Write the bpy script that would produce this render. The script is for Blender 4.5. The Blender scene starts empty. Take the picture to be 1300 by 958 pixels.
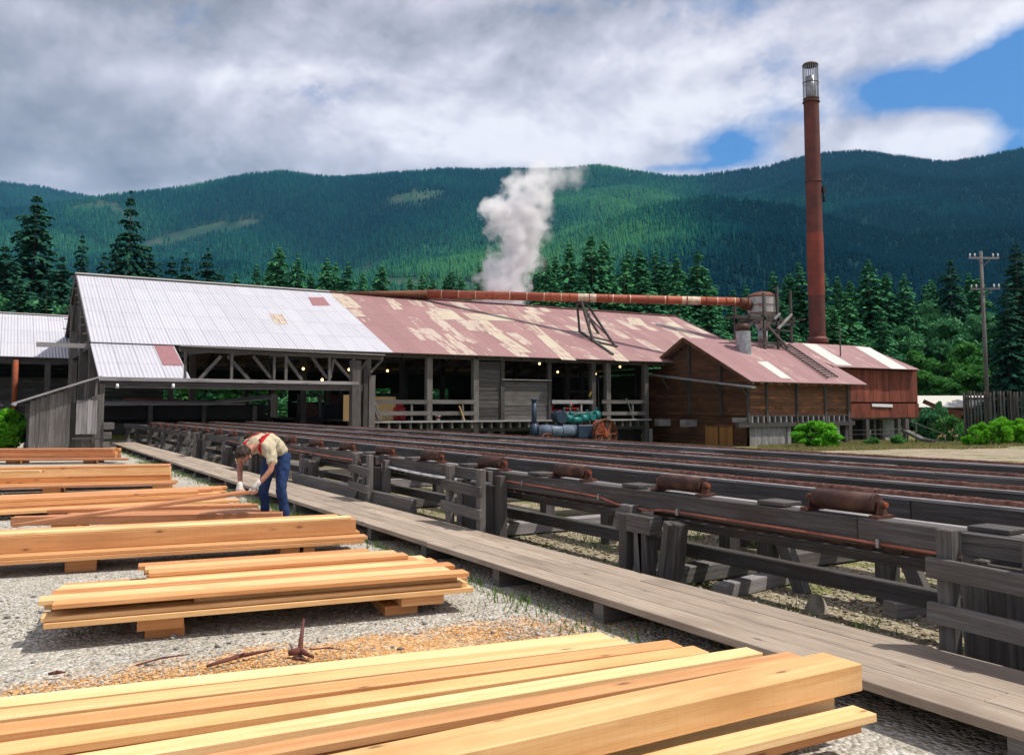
import bpy, math, random
import numpy as np
from mathutils import Vector, noise
random.seed(7); RNG = np.random.default_rng(7)
V = Vector
C = bpy.context.scene.collection
# ------------------------------------------------------------------ camera
FPX = 1093.0; CX, CY = 650.0, 434.0; EYE = V((0, 0, 1.6))
pitch = math.atan(83 / FPX); yaw = math.atan(650 * math.cos(pitch) / FPX)
Fh = V((math.sin(yaw), math.cos(yaw), 0)); Rv = V((math.cos(yaw), -math.sin(yaw), 0))
Fv = Fh * math.cos(pitch) + V((0, 0, math.sin(pitch)))
Uv = -Fh * math.sin(pitch) + V((0, 0, math.cos(pitch)))
def ray(px, py): return Fv + Rv * ((px - CX) / FPX) + Uv * ((CY - py) / FPX)
def at_z(px, py, z):
    r = ray(px, py); return EYE + r * ((z - EYE.z) / r.z)
def at_y(px, py, y):
    r = ray(px, py); return EYE + r * (y / r.y)
def at_x(px, py, x):
    r = ray(px, py); return EYE + r * (x / r.x)
def at_d(px, py, d):                       # horizontal distance along the view
    r = ray(px, py); return EYE + r * (d / r.dot(Fh))
def sstep(t): t = min(1, max(0, t)); return t * t * (3 - 2 * t)
def gz(x, y):
    return -0.65 * sstep((y - 13) / 24) * sstep((x - 3.5) / 20) + 0.012 * noise.noise(V((x * .7, y * .7, 0)))
cam = bpy.data.cameras.new('camera'); cam.sensor_width = 36; cam.lens = FPX / 1300 * 36
cam.shift_y = -45 / 1300; cam.clip_start = 0.1; cam.clip_end = 20000
co = bpy.data.objects.new('camera', cam); C.objects.link(co); co.location = EYE
co.rotation_euler = (math.pi / 2 + pitch, 0, -yaw)
bpy.context.scene.camera = co
# ------------------------------------------------------------------ mesh builder
class MB:
    def __init__(s): s.v = []; s.f = []; s.uv = []; s.r = []; s.sm = []
    def face(s, idx, uv, r, sm=False): s.f.append(idx); s.uv.extend(uv); s.r.append(r); s.sm.append(sm)
    def poly(s, pts, uv=None, r=None):
        b = len(s.v); s.v.extend([tuple(p) for p in pts])
        if uv is None: uv = [(p[0] + p[2] * .3, p[1] + p[2]) for p in pts]
        s.face(list(range(b, b + len(pts))), uv, random.random() if r is None else r)
    def beam(s, p0, p1, w, h, up=(0, 0, 1), r=None, taper=1.0):
        p0 = V(p0); p1 = V(p1); d = p1 - p0; L = d.length; d = d / L
        up = V(up)
        if abs(d.dot(up)) > .98: up = V((0, 1, 0)) if abs(d.y) < .9 else V((1, 0, 0))
        sd = d.cross(up).normalized(); u = sd.cross(d)
        b = len(s.v); r = random.random() if r is None else r; o = r * 91.7
        for p, k in ((p0, 1), (p1, taper)):
            for a, c in ((-1, -1), (1, -1), (1, 1), (-1, 1)):
                s.v.append(tuple(p + sd * (a * w / 2 * k) + u * (c * h / 2 * k)))
        q = ((0, 1, 5, 4, w), (1, 2, 6, 5, h), (2, 3, 7, 6, w), (3, 0, 4, 7, h)); vo = 0
        for i0, i1, i2, i3, ww in q:
            s.face([b + i0, b + i1, b + i2, b + i3], [(o, o + vo), (o, o + vo + ww), (o + L, o + vo + ww), (o + L, o + vo)], r)
            vo += ww
        s.face([b + 3, b + 2, b + 1, b], [(o, o), (o + h * .1, o), (o + h * .1, o + w), (o, o + w)], r)
        s.face([b + 4, b + 5, b + 6, b + 7], [(o, o), (o + h * .1, o), (o + h * .1, o + w), (o, o + w)], r)
        return s
    def box(s, x0, y0, z0, x1, y1, z1, ax=None, r=None):
        d = (x1 - x0, y1 - y0, z1 - z0); ax = d.index(max(d)) if ax is None else ax
        c = V(((x0 + x1) / 2, (y0 + y1) / 2, (z0 + z1) / 2)); e = V((0, 0, 0)); e[ax] = d[ax] / 2
        if ax == 2: return s.beam(c - e, c + e, d[0], d[1], up=(0, 1, 0), r=r)
        if ax == 0: return s.beam(c - e, c + e, d[1], d[2], r=r)
        return s.beam(c - e, c + e, d[0], d[2], r=r)
    def slab(s, a, b, c, d, th, r=None):     # a,b,c,d ccw seen from above; uv metres: a->b = u, a->d = v
        a, b, c, d = V(a), V(b), V(c), V(d); n = (b - a).cross(d - a).normalized() * th
        L = (b - a).length; H = (d - a).length; r = random.random() if r is None else r
        k = len(s.v); s.v.extend([tuple(p) for p in (a, b, c, d, a - n, b - n, c - n, d - n)])
        s.face([k, k + 1, k + 2, k + 3], [(0, 0), (L, 0), (L, H), (0, H)], r)
        s.face([k + 7, k + 6, k + 5, k + 4], [(0, H), (L, H), (L, 0), (0, 0)], r)
        for i in range(4):
            j = (i + 1) % 4; s.face([k + j, k + i, k + 4 + i, k + 4 + j], [(0, 0), (L, 0), (L, th), (0, th)], r)
        return s
    def cyl(s, p0, p1, r0, r1=None, n=12, caps=True, r=None, sm=True, up=None):
        r1 = r0 if r1 is None else r1; p0 = V(p0); p1 = V(p1); d = (p1 - p0); L = d.length; d = d / L
        up = V((0, 0, 1)) if abs(d.z) < .95 else V((0, 1, 0))
        sd = d.cross(up).normalized(); u = sd.cross(d); b = len(s.v); r = random.random() if r is None else r
        for p, q in ((p0, r0), (p1, r1)):
            for i in range(n):
                t = 2 * math.pi * i / n; s.v.append(tuple(p + sd * (math.cos(t) * q) + u * (math.sin(t) * q)))
        c = 2 * math.pi * max(r0, r1); o = r * 33
        for i in range(n):
            j = (i + 1) % n; a0 = c * i / n; a1 = c * (i + 1) / n
            s.face([b + j, b + i, b + n + i, b + n + j], [(o, a1), (o, a0), (o + L, a0), (o + L, a1)], r, sm)
        if caps:
            for base, rev, q in ((b, False, r0), (b + n, True, r1)):
                if q > 1e-4:
                    idx = [base + i for i in range(n)]; uv = [(math.cos(2 * math.pi * i / n) * q, math.sin(2 * math.pi * i / n) * q) for i in range(n)]
                    if rev: idx.reverse(); uv.reverse()
                    s.face(idx, uv, r)
        return s
    def tube(s, pts, r0, n=6, rr=None):
        for i in range(len(pts) - 1): s.cyl(pts[i], pts[i + 1], r0, n=n, caps=True, r=rr)
        return s
    def lathe(s, base, prof, n=20, axis=(0, 0, 1), r=.5):   # prof: (radius, height)
        base = V(base); ax = V(axis).normalized()
        for (r0, h0), (r1, h1) in zip(prof, prof[1:]):
            if abs(h1 - h0) < 1e-5: h1 = h0 + 1e-3
            s.cyl(base + ax * h0, base + ax * h1, max(r0, 1e-3), max(r1, 1e-3), n=n, caps=False, r=r)
        return s
    def ring(s, c, axis, R, r, n=24, m=8, rr=.5):
        c = V(c); ax = V(axis).normalized(); up = V((0, 0, 1)) if abs(ax.z) < .9 else V((0, 1, 0))
        e1 = ax.cross(up).normalized(); e2 = ax.cross(e1); b = len(s.v)
        for i in range(n):
            t = 2 * math.pi * i / n; d = e1 * math.cos(t) + e2 * math.sin(t)
            for j in range(m):
                q = 2 * math.pi * j / m; s.v.append(tuple(c + d * (R + r * math.cos(q)) + ax * (r * math.sin(q))))
        for i in range(n):
            for j in range(m):
                i2 = (i + 1) % n; j2 = (j + 1) % m
                s.face([b + i * m + j, b + i2 * m + j, b + i2 * m + j2, b + i * m + j2], [(0, 0), (.1, 0), (.1, .1), (0, .1)], rr, True)
        return s
    def build(s, name, m, parent=None, origin=None, bevel=0):
        me = bpy.data.meshes.new(name)
        if parent is not None: off = V(parent['_w'])
        elif origin is not None: off = V(origin)
        else:
            a = np.array(s.v); off = V((float(a[:, 0].mean()), float(a[:, 1].mean()), float(a[:, 2].min())))
        vs = [(x - off.x, y - off.y, z - off.z) for x, y, z in s.v]
        me.from_pydata(vs, [], s.f)
        ul = me.uv_layers.new(name='UVMap'); ul.data.foreach_set('uv', np.array(s.uv, dtype=np.float32).ravel())
        at = me.attributes.new('rnd', 'FLOAT', 'FACE'); at.data.foreach_set('value', np.array(s.r, dtype=np.float32))
        me.polygons.foreach_set('use_smooth', np.array(s.sm, dtype=bool)); me.materials.append(m); me.update()
        o = bpy.data.objects.new(name, me); C.objects.link(o)
        if parent is not None:
            o.parent = parent; o['_w'] = parent['_w']
        else: o.location = off; o['_w'] = tuple(off)
        if bevel:
            b = o.modifiers.new('bevel', 'BEVEL'); b.width = bevel; b.segments = 1; b.limit_method = 'ANGLE'
        return o
def np_mesh(name, verts, faces, m, rnd=None, smooth=False, uv=None):
    me = bpy.data.meshes.new(name); verts = np.asarray(verts, np.float32); faces = np.asarray(faces, np.int32)
    nf, k = faces.shape
    me.vertices.add(len(verts)); me.vertices.foreach_set('co', verts.ravel())
    me.loops.add(nf * k); me.loops.foreach_set('vertex_index', faces.ravel())
    me.polygons.add(nf); me.polygons.foreach_set('loop_start', np.arange(0, nf * k, k, dtype=np.int32))
    if smooth: me.polygons.foreach_set('use_smooth', np.ones(nf, bool))
    if rnd is not None:
        at = me.attributes.new('rnd', 'FLOAT', 'FACE'); at.data.foreach_set('value', np.asarray(rnd, np.float32))
    me.update(calc_edges=True); me.validate(); me.materials.append(m)
    return me
def tag(o, label=None, cat=None, group=None, kind=None):
    if label: o['label'] = label
    if cat: o['category'] = cat
    if group: o['group'] = group
    if kind: o['kind'] = kind
    return o
def thing(name, loc, label, cat, group=None):
    o = bpy.data.objects.new(name, None); C.objects.link(o); o.location = loc; o['_w'] = tuple(loc); o.empty_display_size = .1
    return tag(o, label, cat, group)
def kids(o): return [c for c in bpy.data.objects if c.parent is o]
# ------------------------------------------------------------------ materials
class NT:
    def __init__(s, name):
        s.m = bpy.data.materials.new(name); s.m.use_nodes = True; s.t = s.m.node_tree; s.t.nodes.clear()
        s.out = s.n('ShaderNodeOutputMaterial')
    def n(s, typ, ins=None, **kw):
        nd = s.t.nodes.new(typ)
        for k, v in kw.items(): setattr(nd, k, v)
        for k, v in (ins or {}).items():
            if isinstance(v, bpy.types.NodeSocket): s.t.links.new(v, nd.inputs[k])
            else: nd.inputs[k].default_value = v
        return nd
    def link(s, a, b): s.t.links.new(a, b)
    def math(s, op, a, b=None, c=None, clamp=False):
        nd = s.t.nodes.new('ShaderNodeMath'); nd.operation = op; nd.use_clamp = clamp
        for i, v in enumerate((a, b, c)):
            if v is None: continue
            if isinstance(v, bpy.types.NodeSocket): s.t.links.new(v, nd.inputs[i])
            else: nd.inputs[i].default_value = v
        return nd.outputs[0]
    def ramp(s, fac, stops, interp='LINEAR'):
        nd = s.t.nodes.new('ShaderNodeValToRGB'); cr = nd.color_ramp; cr.interpolation = interp
        while len(cr.elements) < len(stops): cr.elements.new(.5)
        for e, (p, c) in zip(cr.elements, stops):
            e.position = p; e.color = (c[0], c[1], c[2], 1) if not isinstance(c, (int, float)) else (c, c, c, 1)
        s.link(fac, nd.inputs[0]); return nd.outputs[0]
    def mix(s, f, a, b, mode='MIX'):
        nd = s.t.nodes.new('ShaderNodeMix'); nd.data_type = 'RGBA'; nd.blend_type = mode
        for i, v in ((0, f), (6, a), (7, b)):
            if isinstance(v, bpy.types.NodeSocket): s.link(v, nd.inputs[i])
            else: nd.inputs[i].default_value = v if i == 0 else ((*v, 1) if len(v) == 3 else v)
        return nd.outputs[2]
    def noise(s, vec, scale, detail=4, rough=.55, out=0, dist=0):
        return s.n('ShaderNodeTexNoise', {'Vector': vec, 'Scale': scale, 'Detail': detail, 'Roughness': rough, 'Distortion': dist}).outputs[out]
    def bsdf(s, col, rough=.8, metal=0, normal=None, spec=.3, **kw):
        b = s.n('ShaderNodeBsdfPrincipled'); s.link(b.outputs[0], s.out.inputs[0])
        for k, v in (('Base Color', col), ('Roughness', rough), ('Metallic', metal), ('Specular IOR Level', spec)):
            if isinstance(v, bpy.types.NodeSocket): s.link(v, b.inputs[k])
            else: b.inputs[k].default_value = (*v, 1) if k == 'Base Color' else v
        if normal is not None: s.link(normal, b.inputs['Normal'])
        return b
    def bump(s, h, strength=.3, dist=.01):
        return s.n('ShaderNodeBump', {'Height': h, 'Strength': strength, 'Distance': dist}).outputs[0]
    def attr(s): return s.n('ShaderNodeAttribute', attribute_name='rnd').outputs['Fac']
    def uv(s): return s.n('ShaderNodeTexCoord').outputs['UV']
    def obj(s): return s.n('ShaderNodeTexCoord').outputs['Object']
    def wpos(s): return s.n('ShaderNodeNewGeometry').outputs['Position']
    def mapped(s, vec, scale): return s.n('ShaderNodeMapping', {'Vector': vec, 'Scale': scale}).outputs[0]
def wood(name, c0, c1, c2, var=.35, rough=.8, gs=1.0, bump=.35, stain=None, planks=None, knots=False, spec=.25, hue=0):
    k = NT(name); uv = k.uv(); r = k.attr()
    if planks:        # boards of width planks across v
        sep = k.n('ShaderNodeSeparateXYZ', {0: uv}); vv = k.math('DIVIDE', sep.outputs[1], planks)
        cell = k.math('FLOOR', vv); fr = k.math('FRACT', vv)
        r2 = k.n('ShaderNodeTexWhiteNoise', {'W': cell}, noise_dimensions='1D').outputs[0]
        uv = k.n('ShaderNodeCombineXYZ', {0: k.math('ADD', sep.outputs[0], k.math('MULTIPLY', r2, 57)), 1: sep.outputs[1], 2: 0}).outputs[0]
        r = r2; gap = k.math('LESS_THAN', k.math('ABSOLUTE', k.math('SUBTRACT', fr, .5)), .46)
    g = k.noise(k.mapped(uv, (1.3 * gs, 38 * gs, 1)), 1.0, 6, .62, dist=.6)
    fine = k.noise(k.mapped(uv, (9 * gs, 260 * gs, 1)), 1.0, 3, .6)
    big = k.noise(k.mapped(uv, (1.1, 3, 1)), 1.0, 3, .5)
    f = k.math('ADD', k.math('MULTIPLY', g, .65), k.math('MULTIPLY', fine, .35))
    col = k.ramp(f, [(.3, c0), (.5, c1), (.72, c2)])
    if stain: col = k.mix(k.ramp(big, [(.5, 0), (.68, .75)]), col, stain)
    if knots:
        vo = k.n('ShaderNodeTexVoronoi', {'Vector': k.mapped(uv, (2.2, 7, 1)), 'Scale': 1.0}).outputs[0]
        col = k.mix(k.ramp(vo, [(.05, .85), (.085, .25), (.17, 0)]), col, tuple(x * .3 for x in c0)); saw = k.noise(k.mapped(uv, (70, .6, 1)), 1.0, 2, .5); col = k.mix(k.ramp(saw, [(.5, 0), (.7, .16)]), col, c0)
    br = k.math('ADD', k.math('MULTIPLY', r, var), 1 - var / 2)
    col = k.mix(1.0, col, k.n('ShaderNodeCombineXYZ', {0: br, 1: br, 2: br}).outputs[0], 'MULTIPLY')
    if hue: col = k.mix(k.math('MULTIPLY', k.math('FRACT', k.math('MULTIPLY', r, 7.31)), hue), col, k.mix(1.0, col, (.86, .66, .50), 'MULTIPLY'))
    hgt = f
    if planks:
        col = k.mix(gap, (.012, .011, .01), col); hgt = k.math('MULTIPLY', f, gap)
    k.bsdf(col, rough, normal=k.bump(hgt, bump, .01), spec=spec); return k.m
def plain(name, c, rough=.7, metal=0, var=.15, bump=.1, scale=6, spec=.3, c2=None, lo=.4, hi=.65):
    k = NT(name); o = k.obj(); n = k.noise(o, scale, 5, .6)
    c2 = c2 or tuple(x * (1 - var * 2) for x in c)
    k.bsdf(k.ramp(n, [(lo, c2), (hi, c)]), rough, metal, k.bump(n, bump, .01), spec); return k.m
M = {}
M['grey'] = wood('weathered_grey_wood', (.040, .037, .034), (.112, .103, .095), (.22, .205, .188), var=.7, stain=(.08, .066, .055))
M['slate'] = wood('dark_weathered_timber', (.027, .024, .023), (.070, .063, .059), (.165, .153, .142), var=.7, stain=(.06, .046, .036))
M['pale'] = wood('pale_weathered_board', (.14, .13, .13), (.26, .24, .24), (.38, .36, .35), var=.4, stain=(.12, .11, .1))
M['walk'] = wood('walkway_board', (.19, .145, .11), (.345, .275, .21), (.45, .37, .295), var=.3, stain=(.22, .165, .125), knots=True)
M['cedar'] = wood('fresh_cedar', (.46, .20, .075), (.62, .32, .135), (.75, .45, .21), var=.34, rough=.6, gs=.6, bump=.15, knots=True, stain=(.50, .25, .10), hue=.8)
M['cedar_pale'] = wood('fresh_pale_board', (.64, .37, .15), (.80, .53, .255), (.90, .68, .39), var=.2, rough=.6, gs=.6, bump=.15, knots=True, stain=(.62, .37, .16), hue=.8)
M['cedar_red'] = wood('weathering_red_cedar', (.30, .12, .055), (.48, .21, .10), (.62, .31, .16), var=.4, rough=.65, gs=.7, bump=.2, knots=True, stain=(.36, .17, .085), hue=.8)
M['wall_grey'] = wood('weathered_plank_wall', (.05, .048, .046), (.14, .13, .125), (.30, .27, .25), var=.7, planks=.22, stain=(.07, .055, .045))
M['wall_brown'] = wood('brown_log_wall', (.055, .025, .012), (.15, .075, .035), (.27, .15, .075), var=.75, planks=.2, stain=(.20, .085, .035), rough=.75)
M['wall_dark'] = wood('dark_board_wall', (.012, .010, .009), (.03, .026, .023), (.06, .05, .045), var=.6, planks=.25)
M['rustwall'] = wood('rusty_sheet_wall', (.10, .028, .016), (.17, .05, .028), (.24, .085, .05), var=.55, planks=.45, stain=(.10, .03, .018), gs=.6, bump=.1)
M['darkin'] = plain('shade_dark_interior', (.02, .018, .017), .9)  # near-black so the deep shade under the roofs is in the colour
M['white_sheet'] = None
def roofmat(name, base, base2, pale, cut, seam, rough=.55, spec=.4, metal=0):
    k = NT(name); uv = k.uv(); sep = k.n('ShaderNodeSeparateXYZ', {0: uv}); u, v = sep.outputs[0], sep.outputs[1]
    cu = k.math('FLOOR', k.math('DIVIDE', u, .85)); cv = k.math('FLOOR', k.math('DIVIDE', v, 2.35))
    w1 = k.n('ShaderNodeTexWhiteNoise', {'Vector': k.n('ShaderNodeCombineXYZ', {0: cu, 1: cv, 2: 3}).outputs[0]}, noise_dimensions='3D').outputs[0]
    w2 = k.n('ShaderNodeTexWhiteNoise', {'Vector': k.n('ShaderNodeCombineXYZ', {0: cu, 1: cv, 2: 9}).outputs[0]}, noise_dimensions='3D').outputs[0]
    streak = k.noise(k.mapped(uv, (5, .55, 1)), 1, 6, .65); blot = k.noise(uv, 1.4, 6, .7)
    col = k.mix(k.math('MULTIPLY', w1, .9), base, base2)
    if cut is not None:
        wear = k.math('ADD', k.math('MULTIPLY', streak, .55), k.math('ADD', k.math('MULTIPLY', blot, .35), k.math('MULTIPLY', w2, .28)))
        col = k.mix(k.ramp(wear, [(cut, 0), (cut + .05, .9)]), col, pale)
        col = k.mix(k.ramp(k.noise(uv, 7, 4, .7), [(.5, 0), (.75, .35)]), col, base2)
    else:
        col = k.mix(k.ramp(streak, [(.35, .0), (.8, .5)]), col, pale)
    fu = k.math('FRACT', k.math('DIVIDE', u, .85)); fv = k.math('FRACT', k.math('DIVIDE', v, 2.35))
    run = k.noise(k.mapped(uv, (14, .35, 1)), 1, 4, .6); col = k.mix(k.ramp(run, [(.56, 0), (.75, .38)]), col, seam)
    sm = k.math('MAXIMUM', k.math('LESS_THAN', fu, .035), k.math('LESS_THAN', fv, .02))
    col = k.mix(k.math('MULTIPLY', sm, .55), col, seam)
    cor = k.math('SINE', k.math('MULTIPLY', u, 2 * math.pi / .17))
    bd = k.n('ShaderNodeBump', {'Height': k.math('ADD', cor, k.math('MULTIPLY', blot, .6)), 'Strength': .55, 'Distance': .03}).outputs[0]
    k.bsdf(col, rough, metal, bd, spec); return k.m
M['white_roof'] = roofmat('galvanised_white_roof', (.43, .42, .46), (.49, .48, .52), (.56, .555, .58), None, (.17, .17, .21), .55)
M['rust_roof'] = roofmat('faded_red_roof', (.27, .148, .142), (.335, .19, .182), (.50, .42, .34), .66, (.22, .10, .10), .6, .25)
M['rust_roof2'] = roofmat('faded_red_roof_plain', (.275, .15, .147), (.335, .19, .187), (.48, .39, .32), .74, (.26, .12, .12), .6, .25)
M['cream'] = roofmat('cream_roof_sheet', (.46, .385, .285), (.54, .47, .37), (.33, .19, .175), .57, (.45, .36, .27), .6, .25)
M['whitepatch'] = plain('white_roof_sheet', (.60, .58, .52), .5, var=.06)
M['redpatch'] = plain('dull_red_sheet', (.30, .14, .145), .6, var=.08)
M['rust'] = plain('rusty_iron', (.18, .075, .042), .75, .25, c2=(.10, .035, .02), scale=9, bump=.3)
M['rustdark'] = plain('dark_rusty_iron', (.11, .055, .038), .65, .3, c2=(.05, .025, .02), scale=7, bump=.2)
M['rustbright'] = plain('orange_rust', (.33, .085, .035), .75, .1, c2=(.22, .055, .025), scale=8, bump=.2)
M['chimney'] = plain('oxide_red_steel', (.24, .048, .028), .6, .1, c2=(.15, .035, .022), scale=1.1, bump=.1)
M['chimneydark'] = plain('scorched_red_steel', (.145, .042, .03), .65, .1, c2=(.085, .03, .024), scale=1.0, bump=.1)
M['galv'] = plain('dull_galvanised_steel', (.42, .43, .45), .45, .6, c2=(.28, .28, .29), scale=4)
M['hopper'] = plain('rust_streaked_hopper_steel', (.42, .40, .38), .6, .1, c2=(.30, .13, .07), scale=1.6, lo=.36, hi=.46)
M['bluegrey'] = plain('blue_grey_boiler_paint', (.13, .17, .23), .5, .1, c2=(.09, .11, .14), scale=3)
M['navy'] = plain('dark_blue_paint', (.025, .045, .08), .5, .1)
M['teal'] = plain('teal_machine_paint', (.012, .15, .135), .45, .05, c2=(.015, .14, .13), scale=8)
M['black'] = plain('black_iron', (.018, .018, .02), .6, .1)
M['redpaint'] = plain('red_paint', (.45, .03, .03), .5)
M['cream_ply'] = wood('plywood', (.58, .36, .15), (.70, .46, .20), (.80, .56, .27), var=.1, gs=.5, bump=.1)
M['whitepaint'] = plain('white_paint', (.75, .75, .73), .5, var=.05)
M['yellow'] = plain('yellow_rope', (.75, .55, .04), .6)
M['copper'] = plain('red_brown_conduit', (.42, .14, .09), .45, .2, var=.1)
M['stone'] = plain('pale_field_stone', (.36, .32, .26), .9, c2=(.2, .17, .13), scale=3, bump=.5)
def roofglow():
    k = NT('lit_bulb'); e = k.n('ShaderNodeEmission', {'Color': (1, .62, .22, 1), 'Strength': 5}); k.link(e.outputs[0], k.out.inputs[0]); return k.m
M['bulb'] = roofglow()
def pipemat():
    k = NT('sectioned_rusty_pipe'); uv = k.uv(); sep = k.n('ShaderNodeSeparateXYZ', {0: uv})
    cell = k.math('FLOOR', k.math('DIVIDE', sep.outputs[0], 1.15)); fr = k.math('FRACT', k.math('DIVIDE', sep.outputs[0], 1.15))
    w = k.n('ShaderNodeTexWhiteNoise', {'W': cell}, noise_dimensions='1D').outputs[0]
    col = k.ramp(w, [(0, (.30, .075, .04)), (.5, (.40, .11, .06)), (.8, (.33, .12, .075)), (.86, (.60, .45, .34)), (1, (.62, .50, .40))], 'CONSTANT')
    n = k.noise(uv, 3, 6, .7); col = k.mix(k.ramp(n, [(.45, 0), (.7, .7)]), col, (.16, .05, .03))
    col = k.mix(k.math('LESS_THAN', fr, .05), col, (.6, .42, .3)); k.bsdf(col, .65, .1, k.bump(n, .2, .01), .3); return k.m
M['pipe'] = pipemat()
def foliage(name, stops, tr=.25, rough=.6):
    k = NT(name); r = k.attr(); ob = k.n('ShaderNodeObjectInfo').outputs['Random']
    n = k.noise(k.obj(), .5, 3, .5)
    f = k.math('ADD', k.math('MULTIPLY', r, .55), k.math('ADD', k.math('MULTIPLY', ob, .2), k.math('MULTIPLY', n, .3)))
    col = k.ramp(f, stops)
    d = k.n('ShaderNodeBsdfPrincipled', {'Base Color': col, 'Roughness': rough, 'Specular IOR Level': .06})
    t = k.n('ShaderNodeBsdfTranslucent', {'Color': col}); mx = k.n('ShaderNodeMixShader', {0: tr, 1: d.outputs[0], 2: t.outputs[0]})
    k.link(mx.outputs[0], k.out.inputs[0]); return k.m
M['fir'] = foliage('fir_needles', [(.1, (.020, .085, .045)), (.45, (.045, .18, .080)), (.75, (.085, .28, .10)), (1, (.14, .36, .11))], .25, .9)
M['firdark'] = foliage('dark_fir_needles', [(.1, (.008, .032, .024)), (.5, (.017, .070, .044)), (.9, (.036, .12, .064))], .15, .9)
M['leaf'] = foliage('broad_leaves', [(.1, (.025, .10, .026)), (.5, (.06, .21, .045)), (.9, (.12, .33, .06))], .3)
M['leafmid'] = foliage('grey_green_leaves', [(.1, (.030, .12, .055)), (.5, (.065, .22, .09)), (.9, (.12, .32, .12))], .25)
M['leafbright'] = foliage('bright_shrub_leaves', [(.1, (.05, .20, .012)), (.5, (.13, .44, .025)), (.9, (.32, .62, .05))], .4)
M['grass'] = foliage('grass_blades', [(.1, (.04, .10, .015)), (.5, (.10, .19, .03)), (.9, (.22, .26, .07))], .3)
M['drygrass'] = foliage('dry_grass_blades', [(.1, (.12, .13, .04)), (.5, (.22, .21, .08)), (.9, (.34, .30, .14))], .3)
M['bark'] = wood('bark', (.03, .022, .016), (.07, .05, .038), (.12, .09, .07), gs=.5, bump=.8)
# ------------------------------------------------------------------ ground
def groundmat():
    k = NT('gravel_and_earth'); p = k.wpos(); sep = k.n('ShaderNodeSeparateXYZ', {0: p}); x, y = sep.outputs[0], sep.outputs[1]
    vo = k.n('ShaderNodeTexVoronoi', {'Vector': p, 'Scale': 34.0}); cell = vo.outputs['Color']; dist = vo.outputs['Distance']
    g = k.n('ShaderNodeSeparateColor', {0: cell}).outputs[0]
    gravel = k.ramp(g, [(0, (.30, .27, .215)), (.35, (.42, .385, .32)), (.7, (.53, .495, .43)), (1, (.64, .61, .55))])
    med = k.noise(p, 1.3, 5, .6); fine = k.noise(p, 11, 5, .7)
    gravel = k.mix(k.ramp(med, [(.35, .35), (.65, 0)]), gravel, (.30, .27, .21))
    earth = k.ramp(fine, [(.3, (.13, .10, .06)), (.5, (.28, .23, .145)), (.7, (.42, .36, .25))])
    earth = k.mix(k.ramp(g, [(.75, 0), (.85, .6)]), earth, (.5, .46, .37))
    yard = k.ramp(fine, [(.3, (.30, .24, .17)), (.7, (.42, .35, .26))])
    grass = k.ramp(k.noise(p, 5, 6, .8), [(.3, (.07, .10, .02)), (.55, (.17, .19, .05)), (.75, (.32, .29, .12))])
    saw = k.ramp(g, [(0, (.42, .20, .07)), (.5, (.66, .34, .12)), (1, (.82, .48, .20))])
    # zones by where they lie in the yard
    under = k.math('GREATER_THAN', k.math('ADD', x, k.math('MULTIPLY', k.math('SUBTRACT', med, .5), .8)), 4.3)
    col = k.mix(under, gravel, earth)
    far = k.ramp(k.math('MULTIPLY', k.math('ADD', k.math('ADD', x, k.math('MULTIPLY', y, .35)), k.math('MULTIPLY', k.math('SUBTRACT', med, .5), 8)), .02), [(.30, 0), (.36, 1)])
    col = k.mix(far, col, yard)
    gm = k.math('ADD', k.math('ADD', k.math('MULTIPLY', x, .55), k.math('MULTIPLY', y, .83)), k.math('MULTIPLY', k.math('SUBTRACT', k.noise(p, .35, 5, .6), .5), 14))
    col = k.mix(k.ramp(k.math('MULTIPLY', gm, .01), [(.40, 0), (.44, 1)]), col, grass)
    patch = k.math('MULTIPLY', k.ramp(k.noise(p, .9, 4, .6), [(.52, 0), (.60, .85)]), under)
    col = k.mix(patch, col, grass)
    # sawdust spill round the nearest stacks
    dx = k.math('DIVIDE', k.math('SUBTRACT', x, 1.3), 2.6); dy = k.math('DIVIDE', k.math('SUBTRACT', y, 5.35), .66)
    rr = k.math('ADD', k.math('MULTIPLY', dx, dx), k.math('MULTIPLY', dy, dy))
    sm = k.math('ADD', k.math('SUBTRACT', 1.25, rr), k.math('MULTIPLY', k.math('SUBTRACT', k.noise(p, 2.2, 6, .8), .5), 3.2))
    sm = k.math('MULTIPLY', k.ramp(sm, [(.3, 0), (.9, .95)]), k.ramp(fine, [(.35, .45), (.55, 1)]))
    col = k.mix(sm, col, saw)
    hg = k.math('ADD', k.math('MULTIPLY', dist, -1.0), k.math('MULTIPLY', fine, .6))
    k.bsdf(col, .95, normal=k.bump(hg, .9, .03), spec=.15); return k.m
M['ground'] = groundmat()
def ground():
    xs = [-9000, -4000, -1500, -500, -200, -90, -50] + list(np.arange(-30, 60.1, 1.0)) + [66, 75, 90, 130, 220, 500, 1500, 4000, 9000]
    ys = [-4000, -1000, -300, -100, -40, -15] + list(np.arange(-6, 60.1, 1.0)) + [66, 75, 90, 130, 220, 500, 1500, 4000, 9000]
    vs = [(x, y, gz(x, y) if abs(x) < 300 and abs(y) < 300 else gz(x, y)) for y in ys for x in xs]; n = len(xs)
    fs = [(j * n + i, j * n + i + 1, (j + 1) * n + i + 1, (j + 1) * n + i) for j in range(len(ys) - 1) for i in range(n - 1)]
    me = np_mesh('ground', vs, fs, M['ground'], smooth=True)
    o = bpy.data.objects.new('ground', me); C.objects.link(o); tag(o, kind='structure')
ground()
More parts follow.
